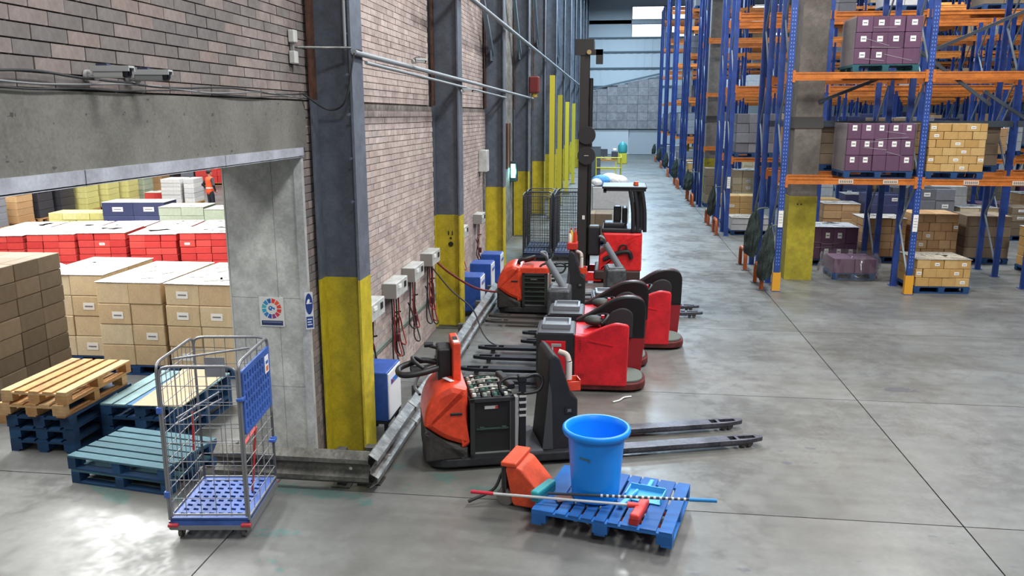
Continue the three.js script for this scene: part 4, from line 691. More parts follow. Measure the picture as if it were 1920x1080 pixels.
// ---------- reach truck ----------
{
  const t = thing('reach_truck', 'red reach truck with tall dark mast beside parked roll cages', 'reach truck', [0.1, 0, -19.0], 0.0);
  const rb = M('#ee2a2c', 0.38, 0, { map: T.mottle }), dm = M('#33302f', 0.55, 0.2), dk = M('#232226', 0.5);
  nb().rbox(1.05, 0.22, 1.2, 0, 0.2, 0, 0.04).mesh('chassis', M('#3c2a28', 0.6), t);
  nb().ext(roundPoly([[-0.42, 0.28, 0.03], [0.55, 0.28, 0.06], [0.55, 1.18, 0.05], [-0.36, 1.18, 0.05], [-0.2, 0.8, 0.12], [-0.42, 0.62, 0.05]], 0.05, 6), 1.1, 0, 0, 0, 0, 0, 0, 0.05).mesh('body_cover', rb, t, 'bright red body cover');
  nb().rbox(0.9, 0.1, 1.05, 0.08, 1.22, 0, 0.03).mesh('top_deck', dk, t);
  nb().rbox(0.5, 0.12, 0.5, -0.08, 1.32, 0.1, 0.04).rbox(0.12, 0.4, 0.5, 0.15, 1.5, -0.1, 0.04).mesh('seat', dk, t);
  nb().rbox(1.0, 0.05, 1.15, 0.12, 2.2, 0, 0.02).bb(-0.35, 0.6, 2.12, 2.18, 0.45, 0.55).bb(-0.35, -0.28, 2.08, 2.16, -0.5, 0.55).mesh('overhead_guard', dk, t);
  for (const [x, z] of [[0.4, 0.5], [0.56, 0.5], [0.4, -0.5], [0.56, -0.5], [0.48, 0.2], [0.3, 0.52]]) nb().tube([[x + 0.04, 1.2, z], [x + 0.02, 1.7, z], [x - 0.06, 2.2, z]], 0.045, 12, 8).mesh('guard_post', dk, t);
  nb().rbox(0.18, 0.5, 0.3, -0.02, 1.45, -0.3, 0.04).mesh('control_console', M('#3b3b40', 0.5), t);
  nb().cyl(0.05, 0.06, 0.08, 0.38, 2.27, 0.2).mesh('beacon', M('#c8541c', 0.4), t, 'orange beacon');
  nb().tube([[-0.3, 0.56, 0.56], [0.0, 0.72, 0.6], [0.25, 0.75, 0.6], [0.32, 0.6, 0.58]], 0.05, 30, 8).tube([[0.02, 0.74, 0.6], [0.06, 0.88, 0.6], [0.18, 0.9, 0.6], [0.22, 0.76, 0.6]], 0.02, 20, 8).mesh('charge_lead', M('#1d1a1c', 0.6), t, 'black charging lead');
  // mast
  const mx = -0.83;
  for (const z of [-0.34, 0.34]) { nb().bb(mx - 0.1, mx + 0.1, 0.1, 5.3, z - 0.06, z + 0.06).mesh('mast_channel', dm, t); nb().bb(mx - 0.06, mx + 0.06, 0.3, 5.0, z * 0.75 - 0.03, z * 0.75 + 0.03).mesh('inner_channel', M('#221f1f', 0.5), t); }
  for (const y of [0.4, 1.6, 2.8, 4.0, 5.2]) nb().bb(mx - 0.05, mx + 0.05, y, y + 0.14, -0.34, 0.34).mesh('mast_cross_tie', dm, t);
  nb().cyl(0.05, 0.05, 4.4, mx + 0.14, 2.4, 0.12).cyl(0.05, 0.05, 4.4, mx + 0.14, 2.4, -0.12).mesh('lift_cylinder', M('#2a2828', 0.4, 0.3), t);
  nb().bb(mx - 0.2, mx + 0.4, 5.08, 5.2, 0.36, 0.42).bb(mx + 0.25, mx + 0.4, 4.9, 5.2, 0.1, 0.42).bb(mx - 0.2, mx + 0.2, 5.2, 5.42, -0.4, 0.42).mesh('mast_head', dm, t);
  nb().cyl(0.05, 0.05, 0.06, mx + 0.1, 5.14, 0.44, 'z').mesh('lamp', M('#a58a5c', 0.5), t);
  for (const y of [2.9, 3.35]) nb().cyl(0.2, 0.2, 0.08, mx + 0.08, y, 0.44, 'z', 24).mesh('hose_reel', M('#262325', 0.5), t);
  nb().box(0.1, 0.015, 0.01, mx + 0.08, 2.9, 0.49).mesh('reel_mark', M('#b9b4b0', 0.5), t); nb().box(0.06, 0.09, 0.01, mx + 0.04, 1.5, 0.41).mesh('rating_plate', M('#d8d8d4', 0.5), t);
  nb().bb(-1.0, -0.35, 0.05, 0.25, 0.42, 0.56).mesh('reach_leg', rb, t); nb().bb(-1.0, -0.35, 0.05, 0.25, -0.56, -0.42).mesh('reach_leg', rb, t);
  nb().rbox(0.3, 0.7, 0.3, -0.55, 0.95, 0.2, 0.06).mesh('hose_cover', dk, t);
  for (const z of [-0.2, 0.2]) nb().bb(-2.0, -0.9, 0.3, 0.34, z - 0.06, z + 0.06).mesh('fork', dm, t);
  nb().cyl(0.17, 0.17, 0.12, 0.3, 0.17, 0, 'z').mesh('drive_wheel', rubber, t); for (const z of [0.49, -0.49]) nb().cyl(0.14, 0.14, 0.1, -0.9, 0.14, z, 'z').mesh('load_wheel', rubber, t);
  // bottles and cloths stood on the picker's tray nearby
}
{ // cleaning bottles and cones stood among the trucks
  const c = thing('cleaning_caddy', 'red caddy of bright bottles behind the far order picker battery', 'caddy', [-0.78, 1.25, -15.62]);
  nb().rbox(0.2, 0.14, 0.3, 0, 0.07, 0, 0.02).mesh('tray', M('#c03024', 0.5), c);
  for (const [x, z, h, k] of [[-0.05, 0.08, 0.24, '#e8e4de'], [0.05, 0.05, 0.3, '#d8432c'], [-0.03, -0.06, 0.28, '#d8c24a'], [0.05, -0.08, 0.22, '#e07a30']]) { const b = nb().lathe([[0, 0], [0.036, 0], [0.036, h * 0.7], [0.015, h * 0.85], [0.015, h], [0, h]], x, 0.1, z, 16).mesh('bottle', M(k, 0.4), c); nb().cyl(0.017, 0.017, 0.03, x, 0.1 + h, z).mesh('cap', M('#c03024', 0.5), b); }
}
const ORD = ['first', 'second', 'third', 'fourth', 'fifth', 'sixth', 'seventh', 'eighth'];
// ---------- loads of cartons on pallets ----------
const film = M('#dfe4ea', 0.25, 0, { map: T.film, bumpMap: T.crease, bumpScale: 0.01 });
const clearFilm = new THREE.MeshPhysicalMaterial({ color: '#ffffff', roughness: 0.15, transmission: 0.9, thickness: 0 });
const paper = M('#e6e4de', 0.7), inkM = M('#6f6f78', 0.7);
const KIND = {
  brown: { c: ['#c49a6c', '#b98f62', '#cda577', '#bc9468'], tape: '#b08350' },
  pale: { c: ['#e6cda6', '#e0c59c', '#ead5b2', '#dcbf96'], tape: '#c9b08a' },
  dull: { c: ['#8f7c66', '#857460', '#9a8870', '#7f6e5a'], tape: '#7a6a56' },
  yellowc: { c: ['#d2a868', '#c99e5c', '#d9b274', '#cfa463'], tape: '#b98f50' },
  purple: { c: ['#6d4a66', '#664560', '#74506c', '#6a4862'], tape: '#5c3f58' },
  red: { c: ['#d43a36', '#cb3330', '#dc4a42', '#d2403c'], tape: '#b82c2c' },
  lemon: { c: ['#dcd48a', '#d4cc7c', '#e2db98', '#d8d084'], tape: '#b8ae5c' },
  black: { c: ['#34333a', '#3d3c44', '#2e2d33', '#3a3940'], tape: '#9a9aa0' },
  white: { c: ['#d9d8d8', '#cfd0d2', '#e2e0de', '#d4d4d6'], tape: '#b9b9bc' },
  grey: { c: ['#7f8088', '#878890', '#75767e', '#8d8c92'], tape: '#5c5c62' },
  navy: { c: ['#4a4f78', '#434870', '#525782', '#484d74'], tape: '#8088b0' },
  mint: { c: ['#b9c4ac', '#b2bea4', '#c4cdb6', '#bcc8ae'], tape: '#98a488' },
};
const COLN = { brown: 'brown', grey: 'grey', dull: 'dull brown', white: 'white', pale: 'pale tan', purple: 'purple', navy: 'navy', yellowc: 'yellow brown' };
const cartonGeo = {};
function load(label, pos, turn, kind, o, group) {
  const { w = 1.1, d = 1.0, h = 1.2, nx = 3, ny = 4, nz = 2, base = 'blue', labels = 0, topSheet = null, wrap = null, jitter = 0.008, sag = 0, rows = null } = o;
  const t = thing('carton_load', label, 'pallet load', pos, turn, group);
  const k = KIND[kind]; let y0 = 0;
  if (base) {
    const bm = base === 'wood' ? woodM[1] : base === 'teal' ? M('#2c6a74', 0.8, 0, { map: T.paintwood }) : M('#1f4f86', 0.8, 0, { map: T.paintwood });
    const pb = nb(); for (let i = 0; i < 6; i++) pb.bb(-w / 2 - 0.02, w / 2 + 0.02, 0.128, 0.15, -d / 2 + i * d / 6 + 0.01, -d / 2 + (i + 1) * d / 6 - 0.01);
    for (const x of [-w / 2 + 0.05, 0, w / 2 - 0.05]) { pb.bb(x - 0.07, x + 0.07, 0.1, 0.128, -d / 2, d / 2); for (const z of [-d / 2 + 0.06, 0, d / 2 - 0.06]) pb.bb(x - 0.06, x + 0.06, 0.02, 0.1, z - 0.06, z + 0.06); }
    for (const z of [-d / 2 + 0.06, 0, d / 2 - 0.06]) pb.bb(-w / 2, w / 2, 0, 0.02, z - 0.06, z + 0.06);
    pb.mesh('pallet', bm, t); y0 = 0.15;
  }
  const cw = w / nx, ch = (h - y0) / ny, cd = d / nz;
  const key = [cw, ch, cd].map(v => v.toFixed(3)).join();
  const g = cartonGeo[key] ||= nb().rbox(cw - 0.006, ch - 0.006, cd - 0.006, 0, 0, 0, Math.min(0.012, ch * 0.08)).geo();
  const mm = k.c.map(c => M(c, kind === 'black' || kind === 'navy' ? 0.45 : 0.8, 0, { map: T.card }));
  const half = nb().rbox(cw / 2 - 0.006, ch - 0.006, cd - 0.006, 0, 0, 0, 0.01).geo();
  const lg = nb().box(cw * 0.34, ch * 0.34, 0.003, 0, 0, 0).geo(), ig = nb().box(cw * 0.24, ch * 0.06, 0.002, 0, 0, 0).geo(), fl = nb().box(cw * 0.96, 0.004, 0.04, 0, 0, 0).geo();
  for (let y = 0; y < ny; y++) for (let z = 0; z < nz; z++) {
    if (nz > 2 && z > 0 && z < nz - 1 && y < ny - 1) { for (const x of [0, nx - 1]) part(g, 'carton', pick(mm), t, -w / 2 + (x + 0.5) * cw, y0 + (y + 0.5) * ch, d / 2 - (z + 0.5) * cd); continue; }
    const brick = o.bond && y % 2;
    for (let x = brick ? -1 : 0; x < nx; x++) {
      let gx = -w / 2 + (x + 0.5 + (brick ? 0.5 : 0)) * cw, gg = g;
      if (brick && x === -1) { gx = -w / 2 + cw / 4; gg = half; } else if (brick && x === nx - 1) { gx = w / 2 - cw / 4; gg = half; }
      const c = part(gg, 'carton', pick(mm), t, gx + rr(-jitter, jitter), y0 + (y + 0.5) * ch, d / 2 - (z + 0.5) * cd + rr(-jitter, jitter));
      if (z === 0 && labels && rnd() < labels) { const l = part(lg, 'label', paper, c, (o.lx || 0) * cw, (o.ly || 0) * ch, cd / 2); part(ig, 'print', inkM, t, c.position.x + (o.lx || 0) * cw, c.position.y + (o.ly || 0) * ch, c.position.z + cd / 2 + 0.003); }
      if (y === ny - 1 && o.tape) part(fl, 'tape', M(k.tape, 0.5), t, gx, h + 0.001, d / 2 - (z + 0.5) * cd);
    }
  }
  if (topSheet) { const b = nb(); b.rbox(w + 0.02, 0.012, d + 0.02, 0, h + 0.008, 0, 0.004); for (let i = 0; i < 6; i++) b.rbox(rr(0.15, 0.4), 0.02, rr(0.1, 0.3), rr(-w / 3, w / 3), h + 0.018, rr(-d / 3, d / 3), 0.008, 0, rr(0, 3), 0); b.mesh('top_sheet', M(topSheet, 0.5, 0, { map: T.film, bumpMap: T.crease, bumpScale: 0.01 }), t, 'white film top sheet'); }
  if (wrap === 'clear') { const b = nb(); const e = 0.014; for (let i = 0; i < 5; i++) b.box(rr(0.2, 0.5) * w, 0.012, 0.002, rr(-0.3, 0.3) * w, y0 + rr(0.1, 0.9) * (h - y0), d / 2 + 0.006, 0, 0, rr(-0.35, 0.1)); b.bb(-w / 2 - e, -w / 2 - e - 0.001, y0, h + e, -d / 2 - e, d / 2 + e).bb(w / 2 + e, w / 2 + e + 0.001, y0, h + e, -d / 2 - e, d / 2 + e); b.mesh('stretch_film', clearFilm, t, 'clear stretch film'); }
  return t;
}
// the store beyond the doorway
{
  const g = 'carton loads in the store beyond the doorway';
  load('tall dull brown carton stack on dark pallet left of the wooden pallets', [-8.15, 0, -9.45], 0.04, 'dull', { w: 1.25, d: 1.4, h: 1.95, nx: 3, ny: 8, nz: 3, base: 'wood', bond: true });
  load('pale cartons with white top behind the tall dull brown stack', [-8.2, 0, -11.9], 0.04, 'pale', { w: 1.05, d: 1.5, h: 1.42, nx: 2, ny: 4, nz: 2, topSheet: '#e9e6e0', labels: 0.3 }, g);
  load('pale cartons with white top between two like loads', [-7.02, 0, -11.65], 0.02, 'pale', { w: 1.0, d: 1.7, h: 1.4, nx: 2, ny: 4, nz: 2, topSheet: '#ebe8e2', labels: 0.45, lx: 0.1, ly: -0.05, tape: true }, g);
  load('pale cartons with white top beside the doorway panel', [-5.92, 0, -11.65], 0.0, 'pale', { w: 1.04, d: 1.7, h: 1.4, nx: 2, ny: 4, nz: 2, topSheet: '#ebe8e2', labels: 0.45, tape: true }, g);
  const redL = ['red carton load at the blue film end of the red row', 'red carton load second from the blue film in the red row', 'red carton load third from the blue film in the red row', 'red carton load in the middle of the red row', 'red carton load with several white labels in the red row', 'red carton load with one low white label in the red row', 'red carton load beside the edge of the doorway panel'];
  for (let i = 0; i < 7; i++) {
    const x = -12.6 + i * 1.0, z = -15.35 - i * 0.2;
    load(redL[i], [x * 0.985, 0, z], 0.2, 'red', { w: 0.94, d: 1.1, h: 1.4 + (i % 3) * 0.02, nx: 3, ny: 9, nz: 2, topSheet: '#ded6d2', labels: 0.16 }, 'red carton loads in a row');
  }
  for (let i = 0; i < 7; i++) load(`${ORD[i]} red load from the film heap in the second red row`, [-12.9 + i * 1.0, 0, -16.7 - i * 0.22], 0.2, 'red', { w: 0.94, d: 1.1, h: 1.36, nx: 3, ny: 5, nz: 1, topSheet: '#e4dcd8' }, 'second row of red loads');
  const far = (lab, x, z, kind, o) => load(lab, [x, 0, z], 0.15, kind, { base: 'wood', ...o }, g);
  far('low pale yellow carton load before the lemon stacks', -17.75, -25.3, 'lemon', { w: 1.8, d: 1.0, h: 0.62, nx: 4, ny: 2, nz: 2 });
  far('low navy film wrapped load with white tags', -15.6, -25.2, 'navy', { w: 2.0, d: 1.1, h: 1.0, nx: 2, ny: 2, nz: 1, labels: 0.4, topSheet: '#c2cad2' });
  far('pale green carton load behind the red rows', -13.6, -24.6, 'mint', { w: 1.4, d: 1.2, h: 0.95, nx: 2, ny: 3, nz: 2, topSheet: '#e2e0d8' });
  far('pale green carton load beside the doorway panel edge', -12.2, -24.6, 'mint', { w: 1.2, d: 1.2, h: 0.9, nx: 1, ny: 2, nz: 1, topSheet: '#e6e4de' });
  far('grey wrapped load at the near end of the far stacks', -20.50, -24.3, 'grey', { w: 0.8, d: 1.0, h: 1.5, nx: 2, ny: 6, nz: 1, labels: 0.2 });
  far('brown load between the grey load and black crates', -20.70, -25.8, 'brown', { w: 0.85, d: 1.0, h: 1.55, nx: 2, ny: 6, nz: 1 });
  far('black crate stack beside the brown load', -20.90, -27.2, 'black', { w: 0.75, d: 1.0, h: 1.6, nx: 1, ny: 5, nz: 1 });
  far('black crate stack beside the lemon cartons', -20.95, -28.5, 'black', { w: 0.75, d: 1.0, h: 1.65, nx: 1, ny: 5, nz: 1 });
  far('lemon carton stack beside the black crates', -20.90, -29.8, 'lemon', { w: 0.9, d: 1.0, h: 1.75, nx: 2, ny: 7, nz: 1 });
  far('lemon carton stack in the middle of three', -20.80, -31.0, 'lemon', { w: 0.95, d: 1.0, h: 1.8, nx: 2, ny: 7, nz: 1 });
  far('lemon carton stack next to the grey green stack', -20.70, -32.2, 'lemon', { w: 1.0, d: 1.0, h: 1.85, nx: 2, ny: 7, nz: 1 });
  far('grey green carton stack next to the lemon cartons', -20.80, -33.6, 'mint', { w: 0.9, d: 1.0, h: 1.9, nx: 2, ny: 8, nz: 1 });
  far('brown printed carton stack behind the grey green stack', -21.00, -35.2, 'brown', { w: 1.1, d: 1.0, h: 2.0, nx: 2, ny: 3, nz: 1 });
  far('dark carton stack behind the brown printed cartons', -21.80, -37.6, 'black', { w: 1.1, d: 1.0, h: 2.0, nx: 1, ny: 3, nz: 1 });
  far('low orange carton load before the white wrapped load', -19.5, -32.9, 'red', { w: 0.8, d: 0.9, h: 0.55, nx: 2, ny: 1, nz: 1, topSheet: '#e2dcd0' });
  far('white wrapped load beside the low orange load', -18.65, -32.9, 'white', { w: 0.8, d: 1.2, h: 1.15, nx: 1, ny: 6, nz: 1 });
  far('white wrapped load beside the person', -17.93, -33.05, 'white', { w: 0.42, d: 1.2, h: 1.15, nx: 1, ny: 5, nz: 1 });
  far('grey load between dark and orange cartons far in the store', -23.6, -42.6, 'grey', { w: 1.4, d: 1.1, h: 1.5, nx: 2, ny: 4, nz: 1 });
  far('orange red carton load far behind the person', -21.9, -42.8, 'red', { w: 1.8, d: 1.1, h: 1.55, nx: 3, ny: 4, nz: 1, topSheet: '#e6dccf' });
  const bf = thing('folded_film', 'pale blue plastic film heaped on the cartons left of the red row', 'film', [-10.4, 0, -13.4]);
  const hb = nb(); for (let i = 0; i < 14; i++) hb.sph(0.28, rr(-0.5, 0.5), 1.02 + rr(-0.03, 0.05), rr(-0.4, 0.4), 1, 0.28, 0.8, 12); hb.mesh('film_heap', M('#a8c4d2', 0.35, 0, { bumpMap: T.crease, bumpScale: 0.02 }), bf);
  nb().rbox(1.1, 0.95, 1.0, 0, 0.5, 0, 0.03).mesh('carton_block', M('#cbb490', 0.8, 0, { map: T.card }), bf);
}
// ---------- racking ----------
const rackBlue = M('#2a4a98', 0.5, 0, { map: T.mottle }), rackOrange = M('#d5792e', 0.5, 0, { map: T.mottle }), braceM = M('#7d8890', 0.5, 0.3), yellowG = M('#d89a2a', 0.55), bracketD = M('#3d4650', 0.6);
const LV = [2.42, 4.6, 6.75, 8.9, 11.05], RH = 12.2, BAY = 2.765, RX = 3.57;
const upG = nb().bb(-0.05, 0.05, 0.012, RH, -0.045, 0.045).bb(-0.062, 0.062, 0.012, RH, -0.02, 0.045).geo();
const footG = nb().bb(-0.09, 0.09, 0, 0.012, -0.09, 0.09).geo();
const beamG = nb().bb(0, BAY - 0.1, -0.07, 0.06, -0.03, 0.03).bb(0, BAY - 0.1, 0.03, 0.06, -0.04, 0.04).geo();
const clipG = nb().bb(-0.008, 0.05, -0.14, 0.1, -0.045, 0.045).geo();
const brG = (() => { const b = nb(); let s = 1; for (let y = 0.3; y < RH - 1.1; y += 1.1, s = -s) b.sbar([0, y, s * 0.42], [0, y + 1.1, -s * 0.42], 0.035, 0.03); return b.geo(); })();
const brSeg = nb().sbar([0, 0, 0.42], [0, 1.1, -0.42], 0.035, 0.03).geo();
const slotG = nb().box(0.016, 0.03, 0.004, 0, 0, 0).geo();
const guardG = nb().bb(-0.055, 0.055, 0, 0.4, -0.06, -0.05).bb(-0.065, -0.055, 0, 0.4, -0.06, 0.05).bb(0.055, 0.065, 0, 0.4, -0.06, 0.05).geo();
function rack(D, nb_, lev, label, o = {}) {
  const t = thing('pallet_rack', label, 'rack', [RX, 0, -D], 0, o.group);
  for (let i = 0; i <= nb_; i++) {
    for (const z of [0, -0.95]) {
      const u = part(upG, 'upright', rackBlue, t, i * BAY, 0, z); part(footG, 'foot_plate', rackBlue, u);
      if (z === 0 && o.near) { const b = nb(); for (let y = 0.6; y < 6; y += 0.075) b.box(0.016, 0.032, 0.003, -0.025, y, 0.0465).box(0.016, 0.032, 0.003, 0.025, y, 0.0465); b.mesh('slots', M('#6d8ad0', 0.6), u); const g = nb().bb(-0.075, 0.075, 0, 0.42, 0.05, 0.06).bb(-0.085, -0.075, 0, 0.42, -0.05, 0.06).bb(0.075, 0.085, 0, 0.42, -0.05, 0.06).mesh('foot_guard', yellowG, u, 'yellow foot guard'); }
    }
    if (o.near) { let s = 1; for (let y = 0.3; y < 8; y += 1.1, s = -s) { const b = part(brSeg, 'brace', braceM, t, i * BAY, y, -0.475); b.scale.z = s; } }
    else part(brG, 'brace', braceM, t, i * BAY, 0, -0.475);
  }
  for (let i = 0; i < nb_; i++) for (const l of lev) for (const z of [0.02, -0.97]) {
    const b = part(beamG, 'beam', rackOrange, t, i * BAY + 0.05, LV[l], z);
    part(clipG, 'beam_connector', rackOrange, b, 0, 0, 0); part(clipG, 'beam_connector', rackOrange, b, BAY - 0.14, 0, 0);
  }
  return t;
}
const PITCH_R = 8.4, rackLab = ['pallet rack facing the open floor with purple and brown loads', 'pallet rack backing onto the nearest rack behind the concrete column'];
const rows = [];
for (let r = 0; r < 7; r++) {
  const D = 18.1 + PITCH_R * r, nbays = [3, 4, 6, 7, 8, 8, 8][r];
  const lev = r === 0 ? [0, 1, 2] : r < 2 ? [0, 1, 2, 3] : [0, 1, 2, 3, 4];
  const ord = ['first', 'second', 'third', 'fourth', 'fifth', 'sixth', 'seventh'][r];
  rack(D, nbays, lev, r === 0 ? rackLab[0] : `front rack of the ${ord} pair of blue and orange racks along the aisle`, { near: r === 0 });
  rack(D + 2.35, nbays, lev, r === 0 ? rackLab[1] : `rear rack of the ${ord} pair of blue and orange racks along the aisle`, { near: false });
  rows.push(D);
}
{ // guards, bags, columns at the aisle ends
  const og = M('#c8622a', 0.55, 0, { map: T.mottle });
  const hoopG = nb().bb(-0.05, 0.05, 0, 0.48, -0.06, 0.06).geo();
  const hoop = (x, z, label, group) => { const t = thing('guard_hoop', label, 'guard', [x, 0, z], 0, group); const o = nb().tube([[0, 0, 0.42], [0, 0.3, 0.42], [0, 0.43, 0.37], [0, 0.48, 0.25], [0, 0.48, -0.25], [0, 0.43, -0.37], [0, 0.3, -0.42], [0, 0, -0.42]], 0.045, 50, 10, false, 0.3).mesh('hoop', og, t); for (const s of [0.42, -0.42]) nb().bb(-0.09, 0.09, 0, 0.012, s - 0.09, s + 0.09).mesh('base_plate', bracketD, t); };
  hoop(3.28, -18.6, 'orange steel hoop guarding the end of the nearest rack'); hoop(3.28, -20.95, 'orange steel hoop guarding the rack behind the concrete column');
  for (let r = 1; r < 7; r++) { hoop(3.28, -rows[r] - 0.5, `orange hoop guarding the front rack of the ${ORD[r]} rack pair`, 'hoops at far rack ends'); if (r < 4) hoop(3.28, -rows[r] - 2.85, `orange hoop guarding the rear rack of the ${ORD[r]} rack pair`, 'hoops at far rack ends'); }
  const bagM = M('#34423e', 0.9, 0, { map: T.grime, bumpMap: T.crease, bumpScale: 0.02 });
  const bagGeo = (s0) => { // gathered at a corner, sagging and pleated, belly low
    const g = new THREE.CylinderGeometry(1, 1, 1, 40, 26, false), p = g.attributes.position;
    for (let i = 0; i < p.count; i++) {
      let x = p.getX(i), y = p.getY(i) + 0.5, z = p.getZ(i); const a = Math.atan2(z, x), q = Math.hypot(x, z);
      const prof = 0.12 + 0.32 * Math.sin(Math.PI * Math.min(1, Math.pow(1 - y, 0.9) * 0.74)) + 0.04 * (1 - y);
      const pl = 1 + 0.16 * Math.sin(6 * a + s0 * 3 + 3 * y) * (0.3 + y) + 0.09 * Math.sin(13 * a - 5 * y + s0) + 0.06 * Math.sin(17 * y + 2 * a);
      const r = prof * pl * q; x = Math.cos(a) * r * 0.75 + 0.16 * (y - 0.5); z = Math.sin(a) * r * 1.15; const top = y > 0.98 ? 0.09 * Math.sin(3 * a + s0) : 0;
      p.setXYZ(i, x, (y - 0.5) * 1.12 + top - (y < 0.02 ? 0.05 * (1 - q) : 0) + 0.05 * Math.sin(2 * a + s0) * (1 - y), z);
    }
    g.computeVertexNormals(); return g; };
  const bag = (x, y, z, sx, sy, label, group, s0) => { const t = thing('rubbish_sack', label, 'bag', [x, y, z], 0, group); const m = nb().add(bagGeo(s0)).mesh('sack', bagM, t); m.scale.set(sx, sy, sx); nb().tube([[0, sy * 0.5, 0], [(3.5 - x) * 0.4, sy * 0.6, 0.02], [3.5 - x, sy * 0.62, 0]], 0.018, 12, 6).mesh('tie', M('#55605c', 0.8), t); };
  bag(3.32, 0.86, -18.02, 0.44, 0.98, 'dark green sack hung on the nearest rack upright', null, 0.4); bag(3.2, 1.14, -19.2, 0.44, 0.92, 'dark green sack hung behind the orange hoop', null, 1.7);
  for (let r = 1; r < 7; r++) { bag(3.2, 1.0, -rows[r] - 1.0, 0.36, rr(0.6, 0.85), `dark sack hung at the front rack end of the ${ORD[r]} rack pair`, 'sacks on far rack ends', r); if (r > 1) bag(3.2, 0.95, -rows[r] - 2.3, 0.4, rr(0.6, 0.85), `dark sack hung at the rear rack end of the ${ORD[r]} rack pair`, 'sacks on far rack ends', r * 1.7); }
  const cm = M('#78716a', 0.85, 0, { map: T.mottle }), cy = M('#b3a42c', 0.6, 0, { map: T.mottle });
  const col = (x, z, w, label) => { const t = thing('concrete_column', label, 'column', [x, 0, z]); nb().rbox(w, 14.7, 0.6, 0, 7.35, 0, 0.02).mesh('shaft', cm, t); nb().bb(-w / 2 - 0.012, w / 2 + 0.012, 0, 1.96, -0.312, 0.312).mesh('yellow_base', cy, t, 'yellow painted sleeve'); nb().bb(-w / 2 - 0.02, w / 2 + 0.02, 3.5, 3.75, -0.32, 0.32).mesh('collar', M('#43413f', 0.8), t); for (const dx of [-0.12, -0.04]) nb().cyl(0.018, 0.018, 0.02, dx, 1.78, 0.315, 'z', 8).mesh('bolt_hole', M('#2b2812', 0.8), t); };
  col(4.32, -19.75, 0.6, 'dark grey concrete column with yellow sleeve between the nearest racks'); col(4.08, -36.4, 0.55, 'grey concrete column with yellow sleeve among the third rack pair'); col(4.3, -53.1, 0.55, 'grey concrete column with yellow sleeve among the fifth rack pair');
  // paper notices on uprights
  for (const [x, y, z, label] of [[3.57, 1.6, -18.04, 'white paper notice on the nearest rack upright'], [6.335, 1.55, -18.04, 'white paper notice on the second upright of the nearest rack'], [3.57, 1.7, -26.44, 'white paper notice on the second rack pair upright']]) { const n = thing('paper_notice', label, 'notice', [x, y, z]); nb().box(0.1, 0.36, 0.004, 0, 0, 0).mesh('sheet', paper, n); for (let i = 0; i < 4; i++) nb().box(0.07, 0.012, 0.002, 0, 0.1 - i * 0.06, 0.0025).mesh('line', M('#8a8c96', 0.7), n); }
  for (const [x, lab] of [[4.85, 'bay label plate on the lowest beam beside the concrete column'], [5.75, 'bay label plate on the lowest beam under the purple load'], [7.35, 'bay label plate on the lowest beam under the yellow brown load'], [8.3, 'bay label plate on the lowest beam beside the yellow brown load']]) { const n = thing('bay_label', lab, 'label', [x, LV[0] - 0.005, -18.035], 0, 'bay labels on the lowest beam'); nb().box(0.3, 0.09, 0.006, 0, 0, 0).mesh('plate', M('#c9b9a8', 0.6), n); for (let i = 0; i < 7; i++) nb().box(0.02, 0.05, 0.002, -0.11 + i * 0.037, 0, 0.0035).mesh('bar_mark', M('#6b5f58', 0.7), n); }
  // spine braces and dark shelf beams between the racks
  for (const [a, b, lab] of [[[6.4, 5.0, -19.3], [9.1, 6.2, -19.3], 'dark brace rising away from the upright beside the purple load'], [[6.35, 5.2, -19.12], [8.0, 4.0, -19.12], 'dark brace falling from the upright beside the purple load'], [[4.5, 4.08, -19.43], [6.34, 4.85, -19.12], 'dark brace rising from the concrete column between the purple loads'], [[7.9, 4.3, -19.28], [9.3, 3.4, -19.28], 'short dark brace falling above the yellow brown load']]) tag(nb().sbar(a, b, 0.07, 0.04).mesh('spine_brace', bracketD), lab, 'brace', 'spine braces of the nearest racks');
  for (const x of [3.62, 6.385, 9.15]) tag(nb().bb(x, x + 2.66, 3.52, 3.66, -20.39, -20.33).mesh('dark_beam', bracketD), 'dark grey shelf beam fixed on the rack behind the column', 'beam', 'dark shelf beams');
}
